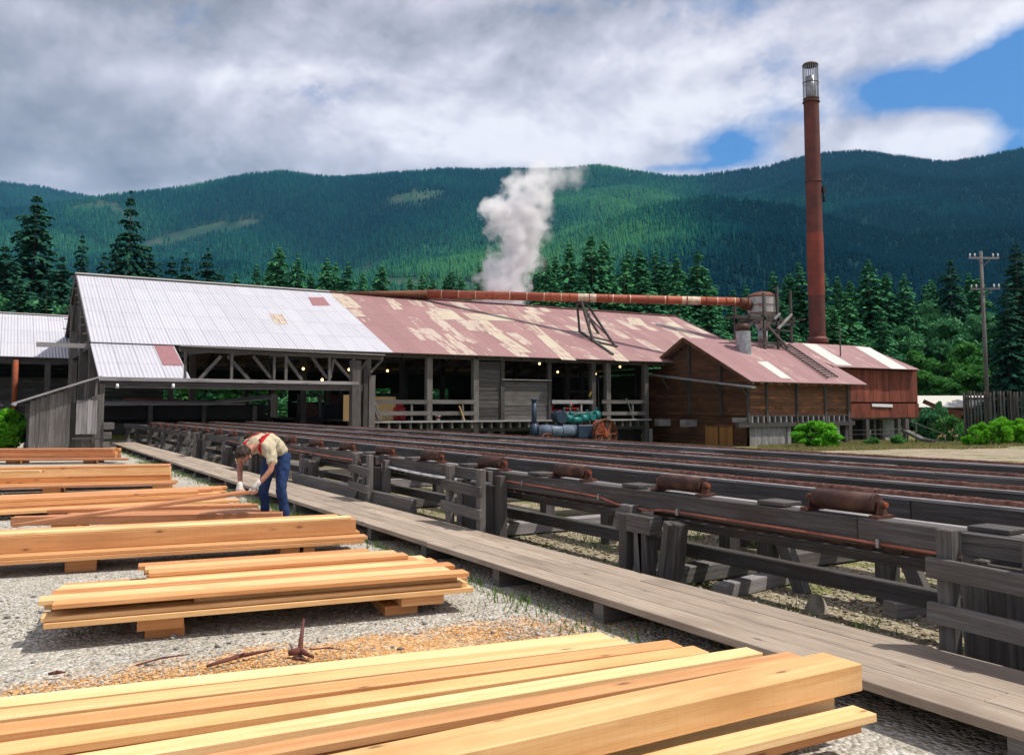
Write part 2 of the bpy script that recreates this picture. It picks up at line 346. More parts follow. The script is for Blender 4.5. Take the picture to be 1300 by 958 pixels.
# loose stones of the gravel and wood chips near the viewer
def scatter_stones(name, n, area, col_m, smin, smax, flat=.6, label='', cat='gravel'):
    ico = np.array([(0, 0, 1), (.9, 0, .2), (.28, .85, .2), (-.72, .5, .2), (-.72, -.5, .2), (.28, -.85, .2), (0, 0, -.6)])
    fi = np.array([(0, 1, 2), (0, 2, 3), (0, 3, 4), (0, 4, 5), (0, 5, 1), (6, 2, 1), (6, 3, 2), (6, 4, 3), (6, 5, 4), (6, 1, 5)])
    vs = []; fs = []; rn = []
    for i in range(n):
        x, y = area()
        s = random.uniform(smin, smax); a = random.uniform(0, 6.28); ca, sa = math.cos(a), math.sin(a)
        P = ico * (s * random.uniform(.7, 1.3), s * random.uniform(.6, 1), s * flat) + RNG.normal(0, s * .12, ico.shape)
        P = np.stack([P[:, 0] * ca - P[:, 1] * sa + x, P[:, 0] * sa + P[:, 1] * ca + y, P[:, 2] + gz(x, y) + s * .15], 1)
        fs.append(fi + 7 * i); vs.append(P); rn += [random.random()] * 10
    me = np_mesh(name, np.concatenate(vs), np.concatenate(fs), col_m, rnd=rn)
    o = bpy.data.objects.new(name, me); C.objects.link(o); tag(o, label, cat, kind='stuff'); return o
def stonemat(name, stops):
    k = NT(name); k.bsdf(k.ramp(k.attr(), stops), .9, spec=.15); return k.m
def near_area():
    while True:
        d = 3.0 + 13 * random.random() ** 1.7; t = random.uniform(-.62, .35)
        p = EYE + Fh * d + Rv * (d * t)
        if p.x < 4.1: return p.x, p.y
scatter_stones('loose_gravel', 26000, near_area, stonemat('gravel_stone', [(0, (.24, .22, .18)), (.4, (.38, .35, .30)), (.75, (.50, .47, .41)), (1, (.64, .61, .56))]), .005, .013, label='loose grey gravel spread over the lumber yard', cat='gravel')
scatter_stones('pebbles', 700, near_area, stonemat('pebble_stone', [(0, (.12, .11, .10)), (.5, (.30, .28, .25)), (1, (.5, .47, .43))]), .014, .03, label='larger grey pebbles lying among the yard gravel', cat='pebbles')
def saw_area():
    x = random.gauss(1.5, 1.3); y = random.gauss(5.2, .3); return x, y
scatter_stones('wood_chips', 16000, saw_area, stonemat('wood_chip', [(0, (.36, .17, .06)), (.5, (.62, .32, .11)), (1, (.82, .50, .22))]), .005, .013, .35, label='orange sawdust and wood chips spilled on the gravel in front', cat='sawdust')
def rub_area():
    d = 3.5 + 14 * random.random() ** 1.5; t = random.uniform(.1, .75); p = EYE + Fh * d + Rv * (d * t)
    return (p.x, p.y) if 4.8 < p.x < 11 else (5 + random.random() * 2, 3 + random.random() * 8)
scatter_stones('rubble', 6000, rub_area, stonemat('rubble_stone', [(0, (.14, .11, .07)), (.5, (.32, .27, .18)), (1, (.5, .45, .34))]), .01, .028, label='brown rubble and chips on the earth under the conveyor', cat='rubble')
def blades(name, pts, h, w, m, label, lean=.4, cat='grass'):
    n = len(pts); P = np.array(pts); a = RNG.uniform(0, 6.28, n); hh = h * RNG.uniform(.5, 1.2, n)
    dx, dy = np.cos(a) * w / 2, np.sin(a) * w / 2; lx, ly = RNG.normal(0, lean, n) * hh, RNG.normal(0, lean, n) * hh
    v = np.stack([np.stack([P[:, 0] - dx, P[:, 1] - dy, P[:, 2]], 1), np.stack([P[:, 0] + dx, P[:, 1] + dy, P[:, 2]], 1),
                  np.stack([P[:, 0] + lx, P[:, 1] + ly, P[:, 2] + hh], 1)], 1).reshape(-1, 3)
    me = np_mesh(name, v, np.arange(3 * n).reshape(n, 3), m, rnd=RNG.random(n))
    o = bpy.data.objects.new(name, me); C.objects.link(o); tag(o, label, cat, kind='stuff')
pts = []
for i in range(420):                # tufts under and along the conveyor and the walkway edge
    if random.random() < .4: cx, cy = random.choice([3.82, 4.78]) + random.gauss(0, .07), random.uniform(3.5, 34)
    else: cx, cy = random.uniform(4.9, 13), random.uniform(4, 32)
    for j in range(random.randint(15, 70)):
        x = random.gauss(cx, .14); y = random.gauss(cy, .2)
        if not (3.86 < x < 4.74): pts.append((x, y, gz(x, y)))
blades('weeds', pts, .09, .012, M['grass'], 'low green weeds growing along the walkway and under the conveyor', cat='weeds')
pts = []
for i in range(45000):
    px = random.uniform(960, 1400); d = random.uniform(34, 58); p = EYE + Fh * d + Rv * (d * (px - 650) / FPX)
    if noise.noise(V((p.x * .25, p.y * .25, 1))) + (d - 42) * .05 > 0: pts.append((p.x, p.y, gz(p.x, p.y)))
blades('grass', pts, .16, .05, M['drygrass'], 'dry green and straw coloured grass in front of the buildings at the right')
# ------------------------------------------------------------------ hills
def prof(pts):
    out = []
    for px, py in pts:
        r = ray(px, py); out.append((math.atan2(r.dot(Rv), r.dot(Fh)), r.z / math.hypot(r.x, r.y)))
    a = np.array(out); return lambda az: np.interp(az, a[:, 0], a[:, 1])
p_far = prof([(-900, 300), (-400, 215), (-150, 226), (0, 228), (60, 238), (115, 249), (180, 250), (240, 262), (330, 300), (420, 360), (600, 480), (700, 517), (2400, 517)])
p_mid = prof([(-900, 420), (-300, 300), (-60, 268), (60, 258), (115, 250), (180, 243), (240, 237), (275, 229), (310, 222), (360, 218), (395, 223), (430, 226), (480, 221), (520, 218), (560, 214), (620, 216), (700, 213), (760, 209), (800, 215), (850, 222), (880, 223), (930, 215), (980, 208), (1005, 200), (1040, 193), (1090, 190), (1150, 198), (1200, 205), (1250, 198), (1300, 188), (1450, 160), (1700, 150), (2300, 200)])
p_near = prof([(-900, 517), (-200, 400), (0, 395), (200, 375), (400, 352), (520, 330), (600, 318), (720, 300), (820, 262), (900, 250), (1000, 262), (1150, 300), (1300, 290), (1500, 250), (2300, 300)])
def layer(az, r, pf, R, r0, pw, seed, amp):
    te = pf(az) * 1.0; H = te * R
    t = (r - r0) / (R - r0)
    s = np.where(t < 0, 0, np.where(t < 1, np.clip(t, 0, 1) ** pw, 1 - .6 * np.clip(t - 1, 0, 1.2)))
    return H * s, t
def hill_z(az, r):
    """az relative to view; numpy arrays"""
    x = np.sin(az) * r; y = np.cos(az) * r; n = np.zeros_like(az); n2 = np.zeros_like(az)
    for i in range(len(az)):
        n[i] = noise.fractal(V((x[i] * .0011, y[i] * .0011, 2.2)), 1, 2, 5); n2[i] = noise.fractal(V((x[i] * .004, y[i] * .004, 7.2)), 1, 2, 3)
    h1, t1 = layer(az, r, p_far, 5200, 900, 1.25, 0, 0); h2, t2 = layer(az, r, p_mid, 3300, 700, 1.3, 0, 0)
    h3, t3 = layer(az, r, p_near, 1500, 500, 1.2, 0, 0)
    w = lambda t: np.clip(4 * t * (1 - t), 0, 1)
    h1 = h1 + w(t1) * (n * 110 + n2 * 26); h2 = h2 + w(t2) * (n * 120 + n2 * 28); h3 = h3 + w(t3) * (n * 40 + n2 * 14)
    return np.maximum(np.maximum(h1, h2), np.maximum(h3, 0)) - 1.0
CLEAR = [(528, 250, 40, 7, -.15), (232, 300, 62, 8, -.25), (300, 288, 30, 6, -.2), (120, 262, 32, 5, -.1), (150, 268, 30, 5, .5), (520, 360, 50, 8, .05), (590, 364, 36, 7, .1), (455, 345, 30, 4, -.2)]
def clear_mask(x, y, z):               # world (view aligned) arrays -> 0..1 logged ground, areas picked by bearing
    px = CX + FPX * (x / (y * math.cos(pitch) + z * math.sin(pitch))); py = CY - FPX * ((z * math.cos(pitch) - y * math.sin(pitch)) / (y * math.cos(pitch) + z * math.sin(pitch)))
    m = np.zeros_like(x)
    for cx, cy, sx, sy, sl in CLEAR:
        dx = px - cx; dy = py - cy - sl * dx; m = np.maximum(m, np.exp(-((dx / sx) ** 2 + (dy / sy) ** 2) ** 2))
    return m, px, py
azs = np.linspace(-1.45, 1.45, 520); rs = 480 * (7200 / 480) ** np.linspace(0, 1, 120)
A, Rr = np.meshgrid(azs, rs); Z = hill_z(A.ravel(), Rr.ravel())
X = np.sin(A.ravel()) * Rr.ravel(); Y = np.cos(A.ravel()) * Rr.ravel()
wx = X * Rv.x + Y * Fh.x; wy = X * Rv.y + Y * Fh.y
na = len(azs); I, J = np.meshgrid(np.arange(na - 1), np.arange(len(rs) - 1)); k0 = (J * na + I).ravel()
F4 = np.stack([k0, k0 + 1, k0 + na + 1, k0 + na], 1)
def hillmat():
    k = NT('hillside_ground'); p = k.wpos(); cm = k.n('ShaderNodeAttribute', attribute_name='cleared').outputs['Fac']
    n = k.noise(p, .02, 6, .7); n2 = k.noise(p, .07, 5, .7)
    forest = k.ramp(n2, [(.3, (.002, .015, .02)), (.7, (.005, .032, .03))])
    logged = k.ramp(n, [(.35, (.018, .06, .04)), (.5, (.035, .07, .045)), (.62, (.08, .075, .06)), (.8, (.20, .145, .13))])
    k.bsdf(k.mix(cm, forest, logged), 1.0, spec=.05); return k.m
me = np_mesh('hills', np.stack([wx, wy, Z], 1), F4, hillmat(), smooth=True)
cmv, _, _ = clear_mask(X, Y, Z - 1.6); at = me.attributes.new('cleared', 'FLOAT', 'POINT'); at.data.foreach_set('value', np.clip(cmv * 1.3, 0, 1).astype(np.float32))
hills = bpy.data.objects.new('hills', me); C.objects.link(hills); tag(hills, kind='structure')
# interpolate hill height from the grid for planting
Zg = Z.reshape(len(rs), na)
def hz(az, r):
    u = (az - azs[0]) / (azs[1] - azs[0]); v = np.log(r / 480) / math.log(7200 / 480) * (len(rs) - 1)
    i = np.clip(u.astype(int), 0, na - 2); j = np.clip(v.astype(int), 0, len(rs) - 2); fu, fv = u - i, v - j
    return (Zg[j, i] * (1 - fu) + Zg[j, i + 1] * fu) * (1 - fv) + (Zg[j + 1, i] * (1 - fu) + Zg[j + 1, i + 1] * fu) * fv
def hill_forest():
    N = 210000; az = RNG.uniform(-.80, .80, N); r = np.where(RNG.random(N) < .34, RNG.uniform(640, 1700, N), RNG.uniform(1500, 3600, N))
    far = (az < -.1) & (RNG.random(N) < .25); r[far] = RNG.uniform(3300, 5300, far.sum())
    keep = RNG.random(N) < np.clip(.55 + r / 4500, 0, 1); az, r = az[keep], r[keep]
    z = hz(az, r); x = np.sin(az) * r; y = np.cos(az) * r
    cm, px, py = clear_mask(x, y, z - 1.6); keep = (cm < .45) | (RNG.random(len(z)) < .04); az, r, z, x, y, px, py = [q[keep] for q in (az, r, z, x, y, px, py)]
    keep = z > 4; r, z, x, y, px, py = [q[keep] for q in (r, z, x, y, px, py)]
    n = len(z); patch = np.array([noise.noise(V((x[i] * .004, y[i] * .004, 3))) for i in range(n)]); patch2 = np.array([noise.noise(V((x[i] * .0012, y[i] * .0012, 9))) for i in range(n)])
    h = RNG.uniform(10, 21, n) * (1 + .25 * patch) * np.where(r < 1700, .75, 1); w = h * RNG.uniform(.15, .23, n)
    k = 5; ang = RNG.uniform(0, 6.28, n)[:, None] + np.arange(k) * 2 * math.pi / k
    vs = []
    def ringv(zz, rad): 
        return np.stack([(x[:, None] + np.cos(ang) * rad[:, None] * w[:, None]), (y[:, None] + np.sin(ang) * rad[:, None] * w[:, None]), np.repeat((z + h * zz)[:, None], k, 1)], 2)
    apex = np.stack([x, y, z + h], 1)[:, None, :]; mid = ringv(.42, np.full(n, .42)); mid2 = ringv(.40, RNG.uniform(.7, .9, n)); low = ringv(.02, np.full(n, 1.0)); top2 = np.stack([x, y, z + h * .72], 1)[:, None, :]
    P = np.concatenate([apex, ringv(.4, RNG.uniform(.5, .68, n)), top2, low], 1)     # 1+5+1+5
    b = (np.arange(n) * 12)[:, None, None]; q = np.arange(k); q2 = (q + 1) % k
    f1 = np.stack([np.zeros(k, int), 1 + q, 1 + q2], 1); f2 = np.stack([np.full(k, 6), 7 + q, 7 + q2], 1)
    Fs = (b + np.concatenate([f1, f2], 0)[None]).reshape(-1, 3)
    W = P.reshape(-1, 3); Wx = W[:, 0] * Rv.x + W[:, 1] * Fh.x; Wy = W[:, 0] * Rv.y + W[:, 1] * Fh.y
    # young: sun on middle slopes and cloud shadow at right, painted into tree colours
    slope_light = np.exp(-(((px - 640) / 190) ** 2 + ((py - 345) / 60) ** 2)) * .50 + np.exp(-(((px - 800) / 110) ** 2 + ((py - 270) / 70) ** 2)) * .35 - .30 / (1 + np.exp(-(px - 905) / 28))
    rn = np.clip(.30 + slope_light + patch * .30 + patch2 * .35 + RNG.normal(0, .13, n), 0, 1)
    kk = NT('hill_forest'); kk.bsdf(kk.ramp(kk.attr(), [(0, (.001, .014, .024)), (.3, (.003, .032, .040)), (.6, (.012, .070, .046)), (1, (.042, .135, .052))]), 1, spec=.0)
    me = np_mesh('hillside_forest', np.stack([Wx, Wy, W[:, 2]], 1), Fs, kk.m, rnd=np.repeat(rn, 10))
    o = bpy.data.objects.new('hillside_forest', me); C.objects.link(o); tag(o, 'dense conifer forest covering the mountain slopes behind the mill', 'forest', kind='stuff')
hill_forest()
# ------------------------------------------------------------------ trees
def conifer_mesh(seed, H=22, R=4.0, levels=46, ragged=.35, m='fir', bare=.04):
    rg = np.random.default_rng(seed); vs = []; fs = []; rn = []
    for li in range(levels):
        t = ((li + rg.random() * .6) / levels) ** 1.08; t = bare + (1 - bare) * t; z = t * H
        rad = R * (1 - t) ** .74 * (1 + ragged * rg.normal(0, .4)) + .12
        nb = int(7 + 9 * (1 - t)) ; a0 = rg.random() * 6.28
        for b in range(nb):
            a = a0 + 2 * math.pi * b / nb + rg.normal(0, .16); L = max(.15, rad * rg.uniform(.62, 1.15)); droop = rg.uniform(.12, .42) * L
            d = np.array([math.cos(a), math.sin(a), 0]); s = np.array([-d[1], d[0], 0]); up0 = .16 * L
            ns = max(2, int(L / .42)); shade = rg.random()
            for q in range(ns):
                f0 = (q + .15) / ns; f1 = min(1.12, f0 + 1.5 / ns)
                zz = lambda f: z + up0 * f - droop * f * f * 1.3
                c0 = d * (L * f0) + np.array([0, 0, zz(f0)]); c1 = d * (L * f1) + np.array([0, 0, zz(f1)])
                w = (.22 + .40 * L * (1 - f0) * .6) * rg.uniform(.6, 1.3)
                for sg in (-1, 1):
                    tip = c0 * .35 + c1 * .65 + s * (sg * w) + np.array([0, 0, -rg.uniform(.05, .32)])
                    k = len(vs); vs += [c0, c1, tip]; fs.append((k, k + 1, k + 2) if sg > 0 else (k, k + 2, k + 1)); rn.append(np.clip(.5 * shade + .5 * rg.random() , 0, 1))
                k = len(vs); vs += [c0, c1, (c0 + c1) / 2 + np.array([0, 0, -rg.uniform(.2, .5)])]; fs.append((k, k + 1, k + 2)); rn.append(.6 * shade * rg.random())
    return np_mesh('conifer_crown', np.array(vs), np.array(fs), M[m], rnd=rn)
def trunk_mesh(H, r, m='bark', limbs=0, seed=0):
    b = MB(); rg = random.Random(seed); b.cyl((0, 0, -.3), (0, 0, H * .5), r, r * .6, n=9); b.cyl((0, 0, H * .5), (0, 0, H * .96), r * .6, .03, n=7)
    for i in range(limbs):
        a = rg.random() * 6.28; z = H * rg.uniform(.25, .6); L = H * rg.uniform(.2, .35)
        b.cyl((0, 0, z), (math.cos(a) * L, math.sin(a) * L, z + L * rg.uniform(.5, 1)), r * .35, r * .08, n=6)
    o = b.build('trunk', M[m], origin=(0, 0, 0)); me = o.data; bpy.data.objects.remove(o); return me
def leafy_mesh(seed, rx, ry, h0, h1, nclump, nleaf, size, m, name='crown', spread=.55):
    rg = np.random.default_rng(seed); vs = []; rn = []
    H = h1 - h0
    for c in range(nclump):
        t = rg.random() ** .8; a = rg.random() * 6.28; env = math.sqrt(max(.05, 1 - (2 * t - .9) ** 2)) if t > .15 else .75
        q = rg.random() ** .45
        cc = np.array([math.cos(a) * rx * env * q * .85, math.sin(a) * ry * env * q * .85, h0 + H * t]); cr = spread * min(rx, H) * rg.uniform(.35, .75) * (.6 + .4 * env)
        n = nleaf; dirs = rg.normal(0, 1, (n, 3)); dirs /= np.linalg.norm(dirs, axis=1)[:, None]; P = cc + dirs * (cr * rg.uniform(.55, 1.05, n)[:, None]) * (1, 1, .75)
        P = P[P[:, 2] > .02]; n = len(P); u = rg.normal(0, 1, (n, 3)); u /= np.linalg.norm(u, axis=1)[:, None]; w = np.cross(u, rg.normal(0, 1, (n, 3))); w /= np.linalg.norm(w, axis=1)[:, None]
        s = size * rg.uniform(.6, 1.3, n)[:, None]
        vs.append(np.stack([P - u * s, P + w * s * .5, P + u * s, P - w * s * .5], 1).reshape(-1, 3)); rn.append(np.clip(.35 * rg.random() + .65 * rg.random(n), 0, 1))
    v = np.concatenate(vs); return np_mesh(name, v, np.arange(len(v)).reshape(-1, 4), M[m], rnd=np.concatenate(rn))
con = [conifer_mesh(1, 22, 4.9, levels=58), conifer_mesh(2, 22, 4.2, levels=54, ragged=.5), conifer_mesh(3, 22, 5.8, levels=62, ragged=.3), conifer_mesh(4, 22, 3.8, levels=50, ragged=.6), conifer_mesh(5, 22, 5.2, levels=58, ragged=.5)]
cond = [conifer_mesh(11, 22, 4.6, levels=42, ragged=.7, m='firdark'), conifer_mesh(12, 22, 3.9, levels=44, ragged=.6, m='firdark'), conifer_mesh(13, 22, 5.4, levels=44, ragged=.6, m='firdark', bare=.03)]
ctr = trunk_mesh(22, .3)
dec = [leafy_mesh(21, 4.5, 4.5, 1.5, 14, 46, 170, .30, 'leafmid'), leafy_mesh(22, 3.8, 3.8, 1, 12, 40, 170, .30, 'leaf'), leafy_mesh(23, 5, 4.2, 1.2, 11, 46, 170, .30, 'leafmid')]
dtr = trunk_mesh(12, .22, limbs=6, seed=5)
def tree(kind, me, tr, p, s, sxy, label, group):
    t = thing(kind, p, label, 'tree', group); t.rotation_euler = (random.gauss(0, .015), random.gauss(0, .015), random.random() * 6.28); t.scale = (s * sxy, s * sxy, s)
    for nm, d in (('crown', me), ('trunk', tr)):
        o = bpy.data.objects.new(nm, d); C.objects.link(o); o.parent = t
    return t
def con_at(px, ytop, d, dark=False, wide=1.0, label=None, group='conifers behind the mill'):
    top = at_d(px, ytop, d); base = V((top.x, top.y, gz(top.x, top.y))); h = top.z - base.z
    me = random.choice(cond if dark else con)
    tree('fir_tree', me, ctr, base, h / 22, wide, label, group)
LW = 'dark fir tree in the ragged row behind the white roofed sheds'
for px, y, d, w, lb in [(45, 243, 88, 1.05, 'tallest broad dark fir rising at the left edge above the white roofed sheds'), (171, 240, 95, .75, 'thin pointed dark fir standing high behind the white roof ridge'), (105, 297, 92, .8, 'narrow dark fir between the two tallest firs at the left'), (265, 312, 95, 1.1, 'bushy dark fir right of the pointed one, above the white roof')]:
    con_at(px, y, d, True, w, lb, None)
for px, y, d, w in [(12, 308, 82, 1.2), (-25, 290, 85, 1.2), (75, 320, 80, 1.1), (132, 318, 98, .9), (150, 300, 100, 1), (190, 308, 96, 1.1), (218, 322, 99, 1.0), (240, 318, 102, .9), (285, 340, 100, 1.1), (25, 350, 72, 1.3), (60, 360, 72, 1.3), (100, 355, 75, 1.3), (-60, 320, 80, 1.2), (-110, 300, 84, 1.2), (-160, 330, 84, 1.2), (-215, 300, 86, 1.2), (-270, 330, 84, 1.2), (-330, 290, 90, 1.2), (-400, 320, 88, 1.2), (-470, 300, 90, 1.2)]:
    con_at(px, y, d, True, w, LW, 'dark firs behind the white sheds')
LM = 'green conifer in the row above the middle of the long roof'
for px, y, d, w in [(303, 345, 120, .8), (330, 334, 118, .9), (345, 326, 120, 1), (357, 311, 120, .95), (381, 322, 120, .9), (400, 345, 122, .8), (412, 325, 120, 1), (425, 332, 120, .9), (441, 330, 119, 1), (463, 345, 126, .8), (478, 345, 118, 1), (490, 334, 118, .95), (523, 350, 130, .8), (536, 343, 120, .9), (546, 352, 120, .9), (566, 349, 124, .8), (570, 342, 120, .95), (585, 348, 120, .9), (607, 334, 120, .75)]:
    con_at(px, y, d, False, w, LM, 'conifers behind the middle roof')
LR = 'green conifer in the dense stand behind the steam and the overhead pipe'
for px, y, d, w in [(676, 345, 105, .9), (690, 325, 105, 1), (706, 322, 108, 1), (722, 306, 104, 1.05), (741, 312, 108, 1), (757, 296, 104, 1.1), (771, 302, 106, 1), (786, 326, 102, 1.1), (802, 318, 108, 1), (815, 315, 104, 1.05), (830, 318, 108, 1), (842, 326, 108, 1), (860, 322, 104, 1), (879, 316, 102, 1.15), (896, 344, 104, 1), (912, 360, 106, 1), (928, 366, 112, 1), (944, 360, 112, 1), (700, 350, 92, 1.3), (740, 345, 92, 1.2), (780, 352, 92, 1.3), (820, 350, 92, 1.3), (860, 355, 92, 1.3), (900, 380, 92, 1.4), (930, 388, 95, 1.4)]:
    con_at(px, y, d, False, w, LR, 'conifers behind the overhead pipe')
LC = 'green conifer in the belt behind the tall chimney and right hand sheds'
for px, y, d, w in [(975, 341, 100, 1.05), (1000, 345, 104, 1), (1020, 330, 102, 1.1), (1046, 338, 100, 1), (1065, 348, 102, 1.1), (1085, 352, 104, 1), (1102, 327, 100, 1.1), (1127, 344, 100, 1), (1149, 346, 100, 1), (1170, 360, 100, 1.1), (1182, 352, 104, 1), (1230, 345, 100, 1.2), (1246, 350, 98, 1.1), (990, 380, 86, 1.3), (1055, 385, 84, 1.3), (1120, 390, 84, 1.2), (1215, 370, 98, 1.2), (1075, 370, 92, 1.2), (1160, 385, 94, 1.2), (1035, 375, 92, 1.2), (1190, 390, 99, 1.1)]:
    con_at(px, y, d, False, w, LC, 'conifers behind the chimney')
for px, y, d, w, lb in [(1204, 326, 96, .95, 'dark spiky fir standing out left of the power pole'), (1292, 306, 74, 1.15, 'very dark tall fir at the right edge beyond the picket fence')]:
    con_at(px, y, d, True, w, lb, None)
for px, y, d, w in [(1330, 290, 76, 1.2), (1370, 300, 80, 1.2), (1276, 360, 72, 1.1), (1410, 310, 85, 1.2)]:
    con_at(px, y, d, True, w, 'dark fir in the shaded clump at the right edge', 'dark firs at the right edge')
def dec_at(px, ytop, d, i, label, group, w=1.0):
    top = at_d(px, ytop, d); base = V((top.x, top.y, gz(top.x, top.y) - .2)); H = [14.6, 12.6, 11.6][i]
    tree('broadleaf_tree', dec[i], dtr, base, (top.z - base.z) / H, w, label, group)
for i, (px, y, d, k, w) in enumerate([(1050, 425, 90, 0, 1.0), (1150, 415, 92, 0, 1.0), (1120, 430, 90, 2, 1.1), (1182, 385, 96, 0, .8), (1165, 445, 88, 1, 1.1), (1200, 405, 92, 2, .9), (1240, 400, 92, 0, .8), (1262, 400, 92, 2, .9), (1225, 435, 88, 1, 1.1), (1320, 400, 86, 0, 1.1), (1010, 430, 92, 2, 1.1), (1090, 425, 92, 0, 1)]):
    dec_at(px, y, d, k, 'grey green broadleaf tree filling the wood below the conifers at the right', 'broadleaf trees right of the chimney', w)
for i, (px, y, d, k) in enumerate([(1175, 470, 84, 1), (1235, 462, 84, 1), (1290, 455, 84, 1), (1203, 478, 83, 1), (1330, 450, 82, 1)]):
    dec_at(px, y, d, k, 'low bright green bushy tree at the wood edge behind the low white roof', 'low bright trees behind the low roof', 1.5)
for i, (px, y, d, k) in enumerate([(5, 370, 74, 0), (50, 385, 76, 2), (100, 380, 78, 0), (150, 370, 84, 0), (200, 375, 88, 2), (250, 370, 90, 0), (300, 380, 95, 0)]):
    dec_at(px, y, d, k, 'dark leafy tree low behind the white roofs', 'leafy trees behind the white roofs', 1.2)
for i in range(22):                      # the wood edge seen through the open mill
    px = 90 + i * 34; dec_at(px, 440 + random.uniform(-8, 8), 84 + random.uniform(-4, 4), i % 3, 'leafy tree of the wood edge behind the mill, glimpsed through its open bays', 'wood edge behind the mill', 1.5)
M['brown'] = wood('shaded_brown_log', (.026, .012, .007), (.075, .033, .016), (.14, .066, .033), var=.5, stain=(.15, .058, .027), rough=.75, bump=.4)  # log brown with the shade of the gable side put into the tone
M['brownlit'] = wood('sunlit_brown_log', (.055, .026, .015), (.15, .068, .034), (.29, .155, .088), var=.55, stain=(.33, .12, .05), rough=.75, bump=.4)  # same logs on the front, with the sunlight put into the tone
M['golden'] = wood('golden_brown_board', (.16, .07, .02), (.26, .12, .035), (.36, .18, .06), var=.5, rough=.7)
M['rustboard'] = wood('rusty_corrugated_panel', (.11, .026, .016), (.20, .052, .03), (.29, .09, .055), var=.7, stain=(.09, .025, .016), gs=.5, rough=.7, bump=.2)
# ------------------------------------------------------------------ building helpers
def prism(mb, pts, off, vert=False, r=None):
    """flat polygon pushed back by off; uv u runs level, v up (or swapped)"""
    pts = [V(p) for p in pts]; off = V(off); n = len(pts); nn = (pts[1] - pts[0]).cross(pts[2] - pts[1])
    hd = V((-nn.y, nn.x, 0)).normalized(); r = random.random() if r is None else r
    def uvf(p):
        a, b = p.dot(hd), p.z; return (b, a) if vert else (a, b)
    b = len(mb.v); mb.v.extend([tuple(p) for p in pts] + [tuple(p + off) for p in pts])
    mb.face(list(range(b, b + n)), [uvf(p) for p in pts], r); mb.face([b + n + i for i in reversed(range(n))], [uvf(p) for p in reversed(pts)], r)
    for i in range(n):
        j = (i + 1) % n; mb.face([b + j, b + i, b + n + i, b + n + j], [(0, 0), (.3, 0), (.3, .1), (0, .1)], r)
def planks_v(mb, p0, p1, z0, ztop, w=.2, th=.03, gap=.008, jit=.03, wv=.3):
    p0 = V(p0); p1 = V(p1); L = (p1 - p0).length; d = (p1 - p0) / L; nrm = V((-d.y, d.x, 0)); s = 0
    while s < L - .02:
        ww = min(w * random.uniform(1 - wv, 1 + wv), L - s); c = p0 + d * (s + ww / 2)
        a = c + V((0, 0, z0(s) if callable(z0) else z0 + random.uniform(-jit, jit))) + nrm * random.uniform(-.012, .012); zt = (ztop(s + ww / 2) if callable(ztop) else ztop)
        b = V((c.x, c.y, zt)) ; b.x = a.x; b.y = a.y; a.z = a.z - p0.z if False else a.z
        mb.beam(a, b, 1, 1) if False else None
        k = len(mb.v); r = random.random(); o = r * 77
        e = d * ((ww - gap) / 2); t = nrm * (th / 2)
        lo = [a - e - t, a + e - t, a + e + t, a - e + t]; hi = [q + V((0, 0, b.z - a.z)) for q in lo]
        mb.v.extend([tuple(q) for q in lo + hi]); H = b.z - a.z
        for i0, i1, wd, vo in ((0, 1, ww, 0), (1, 2, th, ww), (2, 3, ww, ww + th), (3, 0, th, 2 * ww)):
            mb.face([k + i0, k + i1, k + 4 + i1, k + 4 + i0], [(o, vo), (o, vo + wd), (o + H, vo + wd), (o + H, vo)], r)
        mb.face([k + 3, k + 2, k + 1, k], [(0, 0), (.05, 0), (.05, .1), (0, .1)], r); mb.face([k + 4, k + 5, k + 6, k + 7], [(0, 0), (.05, 0), (.05, .1), (0, .1)], r)
        s += ww
def planks_h(mb, p0, p1, z0, z1, rng=None, w=.2, th=.05, gap=.012):
    """level boards between p0 and p1 (xy); rng(z)->(s0,s1) trims a row under a gable"""
    p0 = V(p0); p1 = V(p1); L = (p1 - p0).length; d = (p1 - p0) / L; nrm = V((-d.y, d.x, 0)); z = z0
    while z < z1 - .03:
        ww = min(w * random.uniform(.8, 1.15), z1 - z); s0, s1 = rng(z + ww) if rng else (0, L)
        if s1 - s0 > .1:
            cuts = [s0] + sorted(random.uniform(s0, s1) for _ in range(int((s1 - s0) / 4))) + [s1]
            for a, b in zip(cuts, cuts[1:]):
                if b - a < .05: continue
                jo = nrm * random.uniform(-.015, .015)
                mb.beam(p0 + d * (a + .004) + V((0, 0, z + ww / 2)) + jo, p0 + d * (b - .004) + V((0, 0, z + ww / 2)) + jo, th, ww - gap)
        z += ww
def ray_plane(px, py, P, n):
    r = ray(px, py); t = (V(P) - EYE).dot(n) / r.dot(n); return EYE + r * t
RE, RR, ZE, ZR = 42.3, 53.0, 4.5, 8.95; XL, XB, XR = 3.35, 17.8, 46.8
SL = (ZR - ZE) / (RR - RE); RN = V((0, -(ZR - ZE), RR - RE)).normalized()
def on_roof(px, py, lift=.012): return ray_plane(px, py, (0, RE, ZE), RN) + RN * lift
def zroof(y): return ZE + SL * (min(y, 2 * RR - y) - RE)
